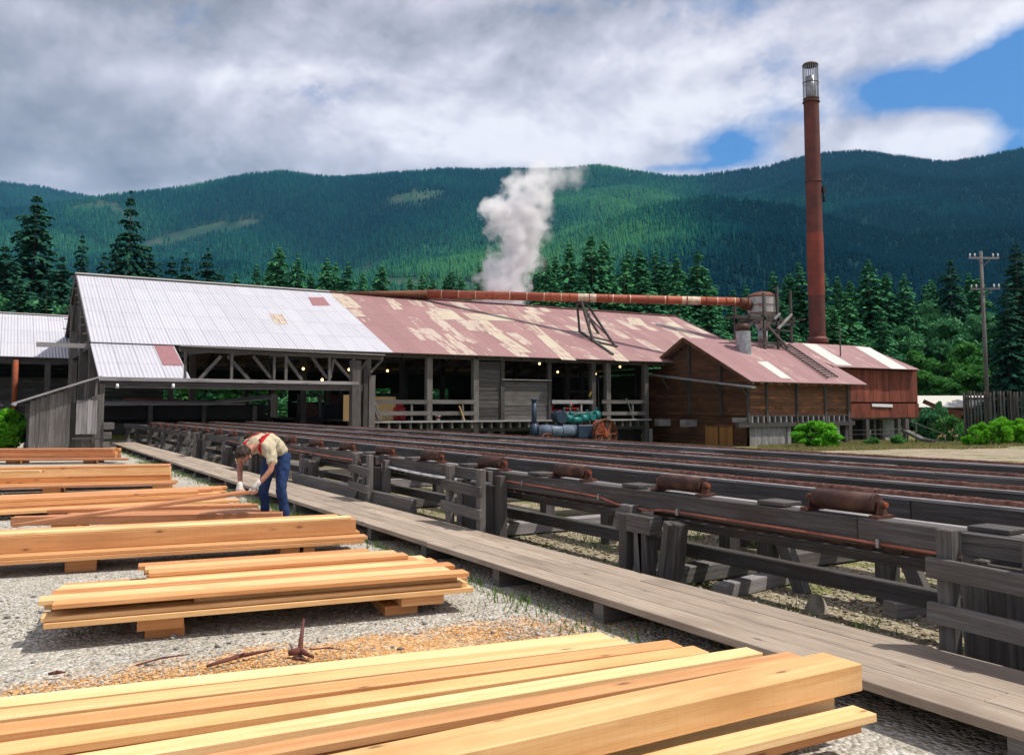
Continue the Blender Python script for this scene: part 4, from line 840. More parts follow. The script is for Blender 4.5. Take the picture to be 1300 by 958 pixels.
# galvanised vent
c = on_b(950, 449, 0); t = thing('roof_vent', tuple(c), 'stubby galvanised vent stack on the boiler house roof', 'vent')
m = MB(); m.cyl(c + V((0, .35, -.3)), c + V((-.06, .35, 1.45)), .46, .47, n=20, caps=False); m.build('stack', M['galv'], t)
m = MB(); m.cyl(c + V((-.06, .35, 1.45)), c + V((-.06, .35, 1.48)), .48, n=20); m.cyl(c + V((-.06, .4, 1.48)), c + V((-.06, .4, 1.9)), .40, .40, n=14); m.build('cap', M['rustdark'], t)
m = MB(); m.ring(c + V((-.04, .35, .9)), (0, 0, 1), .475, .015, n=24, m=6); m.build('band', M['galv'], t)
# scaffold carrying the dust hopper
YC = 41.0
def py_(px, py, y=YC): return at_y(px, py, y)
base = py_(968, 436); t = thing('hopper_scaffold', tuple(base), 'dark timber scaffold standing on the boiler house ridge under the hopper', 'scaffold')
for px, y0, y1, yy in ((934, 438, 378, 41.8), (1005, 442, 369, 41.8), (971, 442, 372, 39.8), (988, 440, 364, 39.8)):
    a = py_(px, y0, yy); b = py_(px, y1, yy); m = MB(); m.beam((a.x, yy, 5.2), (a.x, yy, b.z), .15, .15); m.build('post', M['slate'], t)
m = MB(); za = py_(960, 407).z
for yy in (39.8, 41.8): m.beam((py_(932, 400, yy).x, yy, za), (py_(1008, 400, yy).x, yy, za), .15, .2)
for px in (936, 955, 972, 990, 1004): x = py_(px, 400, 40.8).x; m.beam((x, 39.6, za + .14), (x, 42, za + .14), .14, .1)
m.build('platform', M['slate'], t)
m = MB(); zb = py_(960, 436, 39.8).z + .05
m.beam((py_(930, 436, 41.8).x, 41.8, zb + .1), (py_(1008, 436, 41.8).x, 41.8, zb + .1), .16, .16); m.beam((py_(968, 436, 39.8).x, 39.8, zb), (py_(992, 436, 39.8).x, 39.8, zb), .14, .14); m.beam((py_(966, 436, 39.8).x, 39.8, zb + .9), (py_(1006, 436, 39.8).x, 39.8, zb + .9), .12, .12)
m.build('cross_timbers', M['slate'], t)
for (pa, ya_, pb, yb2, mt) in ((988, 417, 1005, 399, 'pale'), (975, 414, 1000, 441, 'grey'), (983, 405, 990, 398, 'pale'), (936, 430, 955, 410, 'slate')):
    m = MB(); m.beam(py_(pa, ya_, 39.6), py_(pb, yb2, 39.7), .14, .12); m.build('brace', M[mt], t)
m = MB(); m.beam(py_(938, 405, 39.9), py_(968, 402, 39.9), .1, .35); m.beam(py_(942, 412, 40.1), py_(962, 409, 40.1), .5, .2); m.build('walk_board', M['slate'], t)
hc = py_(968, 405, 40.8); sc_ = 57.5 / FPX
t = thing('dust_hopper', tuple(hc), 'rust streaked round steel hopper on the scaffold at the end of the overhead pipe', 'hopper')
m = MB(); z = lambda py: py_(968, py, 40.8).z - hc.z
m.lathe(hc, [(.35, z(418)), (.66, z(405)), (.93, z(398)), (.95, z(378))], n=14); m.build('drum', M['hopper'], t)
m = MB(); m.lathe(hc, [(.97, z(378)), (.97, z(376.5)), (.62, z(372)), (.05, z(370))], n=14); m.build('lid', M['rust'], t)
m = MB(); m.ring(hc + V((0, 0, z(398))), (0, 0, 1), .94, .025, n=28, m=6); m.ring(hc + V((0, 0, z(388))), (0, 0, 1), .95, .02, n=28, m=6); m.build('hoop', M['rustdark'], t)
m = MB(); m.cyl(hc + V((0, 0, z(418))), hc + V((0, 0, z(436))), .32, .32, n=14); m.build('outlet_pipe', M['galv'], t)
# ------------------------------------------------------------------ overhead pipe
t = pa_ = thing('overhead_pipe', tuple(at_y(650, 375, 50)), 'long rusty overhead pipe running above the red roof to the hopper', 'pipe')
P0 = at_y(541, 373, 52.6); P1 = at_y(938, 383, 41.2)
m = MB(); m.cyl(P0, P1, .29, .27, n=18); m.build('main_run', M['pipe'], t)
m = MB(); PL = at_y(440, 372.3, 52.9); m.cyl(PL, P0 + (P0 - P1).normalized() * -.1, .10, .27, n=14); m.build('tapered_run', M['rust'], t)
m = MB(); P2 = at_y(951, 387, 40.95); m.cyl(P1, P1.lerp(P2, .6), .27, .42, n=14); m.cyl(P1.lerp(P2, .6), P2 + V((.1, 0, -.1)), .42, .30, n=14); m.build('elbow', M['rust'], t)
dr = (P1 - P0).normalized()
for i in range(16):
    f = .03 + i * .062; m = MB(); c = P0.lerp(P1, f); m.cyl(c - dr * .03, c + dr * .03, .31, n=18); m.build('joint_band', M['rustbright'], t)
c = P0.lerp(P1, .50)
t = thing('pipe_trestle', (c.x, c.y, zroof(c.y)), 'crossed timber trestle standing on the red roof and holding up the overhead pipe', 'trestle')
for (pa, ya_, dx, dy) in ((736, 422, -.25, .15), (753, 434, -.12, -.2), (781, 440, .3, -.1), (760, 424, .12, .2)):
    f = on_roof(pa, ya_, 0); m = MB(); k_ = V((c.x + dx, c.y + dy, c.z - .3)); m.beam(f, k_, .13, .13); m.build('leg', M['slate'], t)
m = MB(); m.beam(on_roof(735, 421, .07), on_roof(778, 451, .07), .14, .12); m.beam(on_roof(751, 434, .07), on_roof(784, 441, .07), .12, .12); m.build('sole_plate', M['slate'], t)
m = MB(); fa, fb = on_roof(753, 434, 0), on_roof(781, 440, 0); top = c - V((0, 0, .3)); m.beam(fa.lerp(top, .3), fb.lerp(top, .75), .1, .1); m.beam(fb.lerp(top, .3), fa.lerp(top, .75), .1, .1); m.beam(fa.lerp(top, .12), fb.lerp(top, .12), .1, .1); m.build('brace', M['grey'], t)
m = MB(); m.beam(c + V((-.3, .2, -.36)), c + V((.3, -.2, -.36)), .3, .14); m.build('saddle', M['slate'], t)
# ================================================================== corrugated shed at the right
CX0, CX1, CY0, CYR, CY1 = 47.6, 56.0, 38.0, 42.0, 46.0
t = cs = thing('corrugated_shed', (CX0, CY0, -.7), 'rusty red corrugated shed on stilts with striped roof below the tall chimney', 'shed')
m = MB(); planks_v(m, (CX0 - .3, CY0, 0), (CX1, CY0, 0), at_y(1120, 510, CY0).z, 4.15, w=.42, th=.03, gap=.004, wv=.1, jit=0); m.build('front_wall', M['rustboard'], t)
m = MB(); planks_v(m, (CX0 - .3, CY0 - .05, 0), (CX1 + .03, CY0 - .05, 0), at_y(1120, 530, CY0).z, at_y(1120, 512, CY0).z, w=.5, th=.03, gap=.004, wv=.1); m.build('wall_skirt', M['rustboard'], t)
m = MB(); planks_v(m, (CX1, CY0, 0), (CX1, CY1, 0), .9, lambda s: 4.15 + 1.95 * (1 - abs(s - 4) / 4), w=.42, jit=0); m.build('end_wall', M['rustboard'], t)
m = MB(); planks_v(m, (CX0 - .3, CY1, 0), (CX0 - .3, CY0, 0), .9, lambda s: 4.15 + 1.95 * (1 - abs(s - 4) / 4), w=.42, jit=0); m.build('end_wall', M['rustboard'], t)
m = MB(); a, b = at_y(1107, 514, CY0 - .12), at_y(1133, 515, CY0 - .12); m.beam(a, b, .04, .2); m.build('white_board', M['whitepaint'], t)
m = MB(); m.box(CX0, CY0, .78, CX1, CY1, .9); m.build('floor', M['slate'], t)
zE = at_y(1110, 467, CY0 - .5).z; zR2 = at_y(1060, 437.5, CYR).z; rx0, rx1 = at_y(1058, 463, CY0 - .5).x, at_y(1168, 468, CY0 - .5).x
rx0 = min(rx0, 47.4)
m = MB(); m.slab((rx0, CY0 - .5, zE), (rx1, CY0 - .5, zE), (rx1, CYR, zR2), (rx0, CYR, zR2), .05); m.build('roof', M['rust_roof2'], t)
m = MB(); m.slab((rx1, CY1 + .5, zE), (rx0, CY1 + .5, zE), (rx0, CYR, zR2), (rx1, CYR, zR2), .05); m.build('roof', M['rust_roof2'], t)
m = MB(); m.beam((rx0 - .03, CY0 - .5, zE - .08), (rx0 - .03, CYR, zR2 - .08), .05, .2); m.build('rake_board', M['slate'], t)
CN = V((0, -(zR2 - zE), CYR - CY0 + .5)).normalized()
on_c = lambda px, py: ray_plane(px, py, (0, CY0 - .5, zE), CN) + CN * .01
for p in ([(1062, 463), (1082, 464), (1036, 437), (1018, 436)], [(1132, 468), (1152, 468.5), (1104, 441), (1085, 440)]): patch(p, 'whitepatch', fn=on_c, par=cs)
for px, yy, mt in ((1079, CY0, 'slate'), (1101, CY0, 'slate'), (1118, CY0 + .8, 'slate'), (1141, CY0, 'slate'), (1151, CY0, 'grey')):
    x = at_y(px, 540, yy).x; m = MB(); m.beam((x, yy + .1, gz(x, yy) - .1), (x, yy + .1, .8), .32, .3); m.build('stilt', M[mt], t)
m = MB(); planks_v(m, (CX0, CY0 + 2, 0), (CX1 - 1, CY0 + 2, 0), -.8, .78, w=.4); m.build('crawl_wall', M['bluegrey'] if False else M['wall_dark'], t)
m = MB(); a = at_y(1112, 545, CY0 + 1.4); m.box(a.x - .2, CY0 + 1.4, -.75, a.x + 2.6, CY0 + 1.9, .72); m.build('pale_tank', M['galv'], t)
m = MB(); a = on_c(1067, 452); m.beam(a, a + V((0, 0, 2.1)), .07, .07); o = m.build('roof_mast', M['slate'], t)
for i, (px, py, r_) in enumerate([(1106, 551, .35), (1123, 548, .4), (1131, 553, .3), (1113, 556, .25)]):
    p = at_z(px, py, -.5); vs = leafy_mesh; m = MB(); m.lathe((p.x, 36.9 + .2 * i, -.72), [(r_, 0), (r_ * 1.05, r_ * .4), (r_ * .7, r_ * .95), (.05, r_ * 1.1)], n=9); o = m.build('boulder', M['stone'], None); o.scale = (1, .8, 1); tag(o, ['pale boulder under the corrugated shed', 'largest pale boulder before the shed stilts', 'small boulder at the right of the shed stilts', 'lowest small boulder in the grass by the shed'][i], 'boulder')
# ------------------------------------------------------------------ chimney
YH = 43.6; cb = at_y(1038, 434, YH); ct = at_y(1036, 85, YH); R0 = 10.2 * at_y(1038, 434, YH).dot(Fh) / FPX
t = thing('tall_chimney', (cb.x, YH, 0), 'tall slender red steel chimney with a wire cage at its top', 'chimney')
zz = lambda py: at_y(1037, py, YH).z
def seg(y0, y1, mt, r_, r1_=None, nm='section'):
    m = MB(); m.cyl((cb.x, YH, zz(y0)), (cb.x, YH, zz(y1)), r_, r1_ or r_, n=28, caps=False); return m.build(nm, M[mt], t)
seg(470, 376, 'chimneydark', R0 * .99); seg(376, 296, 'chimney', R0 * 1.02); seg(296, 232, 'chimneydark', R0 * .98, R0 * .96); seg(232, 128, 'chimneydark', R0 * .96, R0 * .93)
m = MB(); m.lathe((cb.x, YH, zz(436)), [(R0 * 1.02, 0), (R0 * 1.3, .1), (R0 * 1.28, .35), (R0 * 1.02, .5)], n=28); m.build('flashing', M['chimneydark'], t)
m = MB()
for y_ in (128, 108, 86): m.ring((cb.x, YH, zz(y_)), (0, 0, 1), R0 * .96, .035, n=32, m=6)
m.build('cage_ring', M['rustdark'], t)
m = MB()
for i in range(26): a = 2 * math.pi * i / 26; m.beam((cb.x + math.cos(a) * R0 * .94, YH + math.sin(a) * R0 * .94, zz(129)), (cb.x + math.cos(a) * R0 * .94, YH + math.sin(a) * R0 * .94, zz(86)), .03, .03)
m.build('wire_cage', M['galv'], t)
m = MB(); m.cyl((cb.x, YH, zz(129)), (cb.x, YH, zz(100)), R0 * .62, n=20, caps=True); m.build('inner_liner', M['galv'], t)
m = MB(); m.lathe((cb.x, YH, zz(86)), [(R0 * 1.0, 0), (R0 * .9, .12), (.05, .2)], n=24); m.build('cage_top', M['rustdark'], t)
for y_, q_ in ((232, .05), (132, .05), (296, .025)): m = MB(); m.ring((cb.x, YH, zz(y_)), (0, 0, 1), R0 * 1.0, q_, n=28, m=6); m.build('clamp_band', M['rustdark'], t)
m = MB(); m.box(cb.x + R0 * .5, YH - R0 * 1.1, zz(246), cb.x + R0 * 1.1, YH - R0 * .5, zz(240), ax=2); m.cyl((cb.x + R0 * .8, YH - R0 * .9, zz(258)), (cb.x + R0 * .8, YH - R0 * .9, zz(246)), .08, n=8); m.build('bracket', M['black'], t)
for i, (tx, ty) in enumerate(((905, 380), (1066, 410))):
    m = MB(); e = at_y(tx, ty, 58 if i == 0 else 46.5); m.cyl((cb.x, YH, zz(232)), e, .008, n=4); o = m.build('guy_wire', M['black'], None); tag(o, ['thin guy wire slanting from the chimney down to the left', 'thin guy wire running down close to the right of the chimney'][i], 'wire', 'chimney guy wires')
# ------------------------------------------------------------------ power pole
DP = 56; p0 = at_d(1255.5, 560, DP); x, y = p0.x, p0.y; t = thing('power_pole', (x, y, gz(x, y)), 'grey wooden power pole with two crossarms behind the picket fence', 'power pole')
zt = at_d(1253, 319, DP).z; m = MB(); m.cyl((x, y, -.9), (x - .03, y, zt), .15, .10, n=12); m.build('pole', M['grey'], t)
for py, ln, sk in ((328, 1.85, .1), (367, 1.8, -.03)):
    z_ = at_d(1253, py, DP).z; A_ = V((x, y - .18, z_)); ad = (Rv * .96 + V((0, -.2, -.04 if sk > 0 else 0))).normalized()
    m = MB(); m.beam(A_ - ad * ln / 2, A_ + ad * ln / 2, .09, .11); a_ = m.build('crossarm', M['pale'], t)
    for f in (-.92, -.6, .6, .92):
        m = MB(); q_ = A_ + ad * (ln / 2 * f); m.lathe(q_ + V((0, 0, .07)), [(.02, 0), (.02, .08), (.055, .1), (.05, .2), (.01, .24)], n=8); m.build('insulator', M['whitepaint'], a_)
    m = MB(); m.beam(A_ - ad * ln * .25, A_ - V((0, 0, .5)), .03, .05); m.beam(A_ + ad * ln * .25, A_ - V((0, 0, .5)), .03, .05); m.build('arm_brace', M['grey'], t)
for i, (py, dz) in enumerate(((327, .1), (329, -.1), (366, 0))):
    A_ = at_d(1268 if i else 1274, py, DP); pts_ = []
    for q_ in range(13): f = q_ / 12; e = A_ + (Rv * 40 + Fh * (-6 + 5 * i)) * f; e.z += 3.4 * f - 2.2 * 4 * f * (1 - f) * .6; pts_.append(e)
    m = MB(); m.tube(pts_, .012, n=4); o = m.build('power_line', M['black'], None); tag(o, ['highest power line leaving the top crossarm to the right', 'lower power line leaving the top crossarm to the right', 'power line leaving the lower crossarm to the right'][i], 'wire', 'power lines')
# ------------------------------------------------------------------ picket fence
DF = 46; t = thing('picket_fence', tuple(at_d(1260, 560, DF)), 'tall dark weathered picket fence at the right edge', 'fence')
m = MB(); px = 1226
while px < 1460:
    a = at_d(px, 560, DF); tp = at_d(px, 497 + random.uniform(-1, 1.2), DF); wd = random.uniform(.13, .165)
    m.beam((a.x, a.y, gz(a.x, a.y) - .05), (a.x + random.gauss(0, .02), a.y, tp.z), wd, .03); px += 4.1 + random.uniform(-.5, .7)
m.build('pickets', M['slate'], t)
m = MB()
for py in (506, 545): m.beam(at_d(1225, py, DF + .06), at_d(1460, py, DF + .06), .06, .14)
m.build('rail', M['slate'], t)
for px in (1227, 1290, 1350, 1410):
    a = at_d(px, 560, DF + .15); m = MB(); m.beam((a.x, a.y, gz(a.x, a.y) - .1), (a.x, a.y, 2.3), .14, .14); m.build('post', M['slate'], t)
# low white roofed shed beyond
D2 = 76; t = thing('low_open_shed', tuple(at_d(1200, 540, D2)), 'low open shed with a long white roof between the corrugated shed and the fence', 'shed')
a, b = at_d(1140, 516.5, D2), at_d(1330, 516.5, D2); c_, d_ = at_d(1330, 502, D2 + 4), at_d(1140, 502, D2 + 4)
m = MB(); m.slab(a, b, c_, d_, .08); m.build('roof', M['whitepatch'], t)
for px in (1152, 1196, 1240, 1285):
    a = at_d(px, 530, D2 + .3); m = MB(); m.beam((a.x, a.y, -.8), (a.x, a.y, 1.65), .22, .22); m.build('post', M['brown'], t)
m = MB(); m.beam(at_d(1140, 519, D2 + .2), at_d(1330, 519, D2 + .2), .2, .25); m.build('eave_beam', M['brown'], t)
for i, (pa, ya_, pb, yb2) in enumerate(((1172, 509, 1220, 530), (1186, 519, 1222, 525))):
    m = MB(); m.beam(at_d(pa, ya_, 62), at_d(pb, yb2, 61), .25, .3); o = m.build('rusty_boom', M['rust'], None); tag(o, ['longer rusty beam slanting down right above the bushes', 'shorter rusty beam lying level above the bushes'][i], 'steel beam', 'rusty beams')
m = MB(); a = at_d(1196, 533, 60); m.box(a.x - .8, a.y - .3, -.5, a.x + .9, a.y + .4, .75, ax=0); o = m.build('yellow_crate', M['cream_ply'], None, bevel=.03); tag(o, 'yellowish wooden box half hidden behind the bushes left of the fence', 'box')
# handrail and steps right of the corrugated shed
t = thing('stair_railing', tuple(at_d(1170, 560, 52)), 'grey pipe handrail and ramp going down right of the corrugated shed', 'railing')
m = MB()
for dy in (0, 9): m.tube([at_d(1078, 546 + dy * .6, 52), at_d(1152, 545 + dy * .6, 52), at_d(1200, 558 + dy * .4, 50)] if dy else [at_d(1078, 546, 52), at_d(1152, 545, 52)], .024)
m.tube([at_d(1152, 533, 52), at_d(1201, 552, 50)], .024); m.build('rail', M['grey'], t)
for px, y0, y1, dd in ((1152, 532, 560, 52), (1163, 536, 562, 51.5), (1200, 552, 566, 50), (1105, 546, 562, 52)):
    m = MB(); m.cyl(at_d(px, y1, dd), at_d(px, y0, dd), .035, n=6); m.build('post', M['grey'], t)
m = MB(); m.beam(at_d(1150, 547, 52), at_d(1172, 558, 51), .5, .16); m.beam(at_d(1172, 558, 51), at_d(1186, 560, 50.5), .5, .16); m.build('ramp', M['grey'], t)
# ------------------------------------------------------------------ shrubs
SH = [leafy_mesh(31, 1.0, 1.0, .05, 1.5, 46, 130, .085, 'leafbright', 'foliage', .42), leafy_mesh(32, 1.0, 1.0, .02, 1.7, 60, 130, .075, 'leafbright', 'foliage', .42), leafy_mesh(33, 1.2, 1.0, .05, 2.2, 24, 150, .11, 'leafmid', 'foliage', .5), leafy_mesh(34, 1, 1, .02, 1.0, 18, 130, .09, 'leaf', 'foliage', .5)]
b_ = MB()
for i in range(6): a = i * 1.1; b_.cyl((0, 0, -.05), (math.cos(a) * .4, math.sin(a) * .4, .9), .03, .01, n=5)
o = b_.build('stems', M['bark'], origin=(0, 0, 0)); stm = o.data; bpy.data.objects.remove(o)
def shrub(i, p, w, h, label, group=None):
    t = thing('shrub', tuple(p), label, 'shrub', group); H = [1.75, 1.95, 2.5, 1.25][i]; t.scale = (w / 2.2, w / 2.2, h / H); t.rotation_euler.z = random.random() * 6.28
    for nm, d in (('foliage', SH[i]), ('stems', stm)): o = bpy.data.objects.new(nm, d); C.objects.link(o); o.parent = t
def shrub_px(i, px, pyb, pyt, pw, d, label, group=None):
    p = at_d(px, pyb, d); top = at_d(px, pyt, d); zg = gz(p.x, p.y) if abs(px) < 5000 else 0; shrub(i, (p.x, p.y, zg), pw * d / FPX, top.z - zg, label, group)
shrub_px(1, 1037, 566, 531, 74, 46.5, 'rounded bright green bush in front of the boiler house cellar')
shrub_px(0, 4, 578, 514, 84, 31.0, 'bright green leafy bush at the left edge beside the plank shack')
shrub_px(1, -38, 580, 530, 60, 30.5, 'bright green bush just beyond the left edge')
shrub_px(2, 1180, 565, 513, 40, 56, 'dark grey green shrub before the low white roof')
shrub_px(3, 1208, 565, 524, 56, 54, 'soft green low bush left of the picket fence')
shrub_px(2, 1195, 565, 505, 24, 60, 'thin sprawling shrub against the low white roof')
for px, w_, yt, lb in ((1247, 36, 533, 'small bright bush at the fence foot left of the power pole'), (1272, 44, 526, 'bright leafy bush climbing the fence right of the power pole'), (1298, 46, 528, 'bright green bush at the fence foot at the right edge'), (1231, 24, 550, 'tiny bright bush at the left end of the fence'), (1330, 40, 530, 'bright bush along the fence beyond the right edge')):
    shrub_px(0, px, 565, yt, w_, 44.6, lb)
for px, yt, w_, dd, lb in ((1107, 553, 22, 49, 'low green weeds left of the boulders by the shed'), (1142, 550, 30, 49, 'low bright weeds in front of the right shed stilt'), (1222, 566, 30, 44, 'low green clump in the grass before the fence')):
    shrub_px(3, px, 566, yt, w_, dd, lb)
# ------------------------------------------------------------------ old steam engine before the deck
YE = 39.6
def ep(px, py, y=YE): return at_y(px, py, y)
gl = gz(ep(720, 560).x, YE); t = thing('steam_traction_engine', (ep(720, 560).x, YE, gl), 'old blue grey steam engine with dark stack, teal fittings and rusty spoked wheel', 'steam engine')
zc = ep(705, 547).z; rb = 8.2 * ep(705, 547).dot(Fh) / FPX
m = MB(); xa, xb = ep(681, 547).x, ep(729, 547).x; m.cyl((xa, YE, zc), (xb, YE, zc), rb, n=24); m.build('boiler', M['bluegrey'], t)
m = MB(); m.lathe((xb, YE, zc), [(rb, 0), (rb * .85, .18), (rb * .4, .3), (.02, .34)], n=24, axis=(1, 0, 0)); m.build('boiler_end', M['bluegrey'], t)
m = MB()
for f in (.05, .33, .62, .95): m.ring((xa + (xb - xa) * f, YE, zc), (1, 0, 0), rb * 1.0, .02, n=28, m=6)
m.build('boiler_band', M['navy'], t)
m = MB(); x = ep(678, 520).x; m.cyl((x, YE, zc), (x, YE, ep(678, 509).z), .15, .13, n=16); m.lathe((x, YE, ep(678, 509).z), [(.13, 0), (.19, .04), (.19, .1), (.12, .12)], n=16); m.cyl((x, YE, zc - rb), (x, YE, zc + rb * 1.2), .26, .2, n=16); m.build('smoke_stack', M['navy'], t)
m = MB(); x0_, x1_ = ep(729, 550).x, ep(748, 550).x; m.box(x0_, YE - .45, zc - rb * 1.1, x1_, YE + .45, zc + rb * .9, ax=0); m.build('firebox', M['navy'], t, bevel=.04)
m = MB(); m.box(xa - .5, YE - .5, zc - rb * 1.5, x1_ + .2, YE + .5, zc - rb * 1.12, ax=0); m.build('chassis', M['black'], t)
rg = random.Random(3)
m = MB(); z0 = ep(735, 531).z
for px, py, l_, r_ in ((712, 533, .5, .16), (722, 531, .4, .2), (731, 533, .6, .18), (741, 531, .4, .22), (750, 529, .5, .2), (757, 527, .25, .24), (738, 527, .2, .1), (725, 525, .15, .12)):
    a = ep(px, py); ax = rg.choice([V((1, 0, 0)), V((0, 1, 0)), V((1, 0, 0))]); m.cyl(a - ax * l_ / 2, a + ax * l_ / 2, r_, n=12); m.ring(a + ax * l_ / 2, ax, r_ * 1.02, .03, n=14, m=5)
m.build('cylinder_block', M['teal'], t)
m = MB()
for px, y0, y1 in ((716, 533, 519), (724, 531, 516), (733, 533, 521), (745, 529, 522), (757, 527, 519)): m.cyl(ep(px, y0), ep(px, y1), .035, n=6); m.cyl(ep(px, y1), ep(px, y1) + V((0, 0, .08)), .07, n=8)
m.tube([ep(712, 530), ep(722, 524), ep(745, 525), ep(758, 521)], .03); m.build('valve_gear', M['teal'], t)
m = MB(); m.cyl(ep(725, 516), ep(725, 512.5), .06, n=8); m.beam(ep(716, 518), ep(735, 518), .05, .05); m.build('governor', M['redpaint'], t)
m = MB(); m.cyl(ep(710, 529) - V((0, .3, 0)), ep(710, 529) + V((0, .3, 0)), .34, n=18); m.build('belt_pulley', M['navy'], t)
def wheel(c, R, w_, sp, par, mt='rust', mt2='rustbright'):
    o = MB(); o.ring(c, (0, 1, 0), R, .05, n=32, m=6); 
    for s in (-1, 1): o.cyl(V(c) + V((0, s * w_ / 2, 0)), V(c) + V((0, s * w_ / 2 - s * .001, 0)), R, n=32, caps=False)
    b = len(o.v); n = 32
    for yy in (-w_ / 2, w_ / 2):
        for rr in (R, R * .94):
            for i in range(n): a = 2 * math.pi * i / n; o.v.append((c[0] + math.cos(a) * rr, c[1] + yy, c[2] + math.sin(a) * rr))
    for i in range(n):
        j = (i + 1) % n
        for p_, q_ in ((0, 2 * n), (n, 3 * n), (0, n), (2 * n, 3 * n)): o.face([b + p_ + i, b + p_ + j, b + q_ + j, b + q_ + i], [(0, 0), (.1, 0), (.1, .1), (0, .1)], .5, True)
    wl = o.build('wheel', M[mt], par)
    s = MB()
    for i in range(sp): a = 2 * math.pi * i / sp; s.beam((c[0] + math.cos(a) * .1, c[1] - w_ * .35, c[2] + math.sin(a) * .1), (c[0] + math.cos(a) * R * .95, c[1] + (w_ * .3 if i % 2 else -w_ * .3), c[2] + math.sin(a) * R * .95), .06, .05)
    s.build('spokes', M[mt2], wl); h_ = MB(); h_.cyl((c[0], c[1] - w_ * .6, c[2]), (c[0], c[1] + w_ * .6, c[2]), R * .2, n=14); h_.build('hub', M[mt2], wl)
Rw = 17.5 * ep(768, 560).dot(Fh) / FPX; cw = ep(768, 563, YE - .75); wheel((cw.x, cw.y, gl + Rw), Rw, .35, 12, t); wheel((cw.x, cw.y + 1.5, gl + Rw), Rw, .35, 12, t)
wheel((xa + .3, YE - .6, gl + .42), .42, .18, 8, t); wheel((xa + .3, YE + .6, gl + .42), .42, .18, 8, t)
m = MB(); m.cyl((cw.x, cw.y, gl + Rw), (cw.x, cw.y + 1.5, gl + Rw), .07, n=8); m.build('axle', M['black'], t)
m = MB(); a = ep(757, 543); m.cyl(a - V((0, .3, 0)), a + V((0, .1, 0)), .42, n=20); m.build('gear_wheel', M['rustbright'], t)
M['chain'] = plain('worn_rusty_chain', (.31, .15, .105), .6, .2, c2=(.16, .07, .05), scale=14)
M['bracket'] = plain('rusty_bracket_iron', (.15, .06, .035), .75, .2, c2=(.07, .03, .022), scale=12, bump=.3)
# ================================================================== boardwalk
WZ = .2; WX0, WX1 = 3.88, 4.75
t = thing('boardwalk', (WX0, 2, 0), 'raised grey brown plank walkway running along the conveyor', 'boardwalk')
wid = [.225, .215, .20, .225]; x = WX0
for i, wd in enumerate(wid):
    y = -1.5 - i * .9; 
    while y < 37:
        L = 4.9; m = MB(); m.beam((x + wd / 2, y + .004, WZ - .025 + random.uniform(-.003, .003)), (x + wd / 2, min(y + L, 38) - .004, WZ - .025 + random.uniform(-.003, .003)), wd - .006, .05); m.build('plank', M['walk'], t, bevel=.004); y += L
    x += wd
y = .6
while y < 37:
    m = MB(); m.box(WX0 + .02, y, -.06, WX1 - .04, y + .12, WZ - .055, ax=0); m.build('cross_bearer', M['grey'], t); y += 1.55
# ================================================================== green chain conveyor
BX = 5.22; BT = .84; YN, YF = -2.5, 45.0
t = conv = thing('lumber_conveyor', (BX, 2, 0), 'broad dark timber sorting conveyor with rusty chains and a row of rusty rollers', 'conveyor')
def long_beam(x, zt, w, h, mt, nm='beam', y0=YN, y1=YF, seg=5.2, bev=.008):
    y = y0
    while y < y1 - .1:
        e = min(y + seg * random.uniform(.9, 1.1), y1); zr = random.uniform(-.004, .004); m = MB(); m.beam((x + random.uniform(-.006, .006), y + .003, zt - h / 2 + zr), (x + random.uniform(-.006, .006), e - .003, zt - h / 2 + zr), w, h)
        m.build(nm, M[mt], conv, bevel=bev if y < 16 else 0); y = e
long_beam(BX, BT, .16, .18, 'slate', seg=7)
RX = [6.35, 7.6, 9.05, 10.9]
def chain(x, z, y0, y1, nm='chain', mt='rust', p=.11):
    m = MB(); y = y0; i = 0
    while y < y1:
        r = random.random(); zz_ = z + random.uniform(-.003, .003)
        w_ = .026 if i % 2 else .042
        for s in (-w_, w_): m.box(x + s - .008, y - .018, zz_ - .016, x + s + .008, y + p + .018, zz_ + .018, ax=1, r=r)
        m.cyl((x - w_ - .012, y + .004, zz_), (x + w_ + .012, y + .004, zz_), .017, n=6, r=r)
        y += p; i += 1
    return m.build(nm, M['chain' if mt == 'rust' else mt], conv)
for i, x in enumerate(RX):
    long_beam(x, BT + .02, .19, .15, 'slate', seg=7)
    m = MB(); y = YN
    while y < YF: L = random.uniform(3.2, 5); m.beam((x - .02, y, BT + .032), (x - .02, min(y + L, YF) - .01, BT + .032), .15, .022); y += L
    m.build('wear_strip', M['pale'], conv)
    chain(x + .04, BT + .058, YN, YF)
# light plank lying between the near beam and the first rail, with its own rusty chain return
long_beam(5.62, .80, .10, .05, 'pale', 'edge_board', seg=4.5, bev=0)
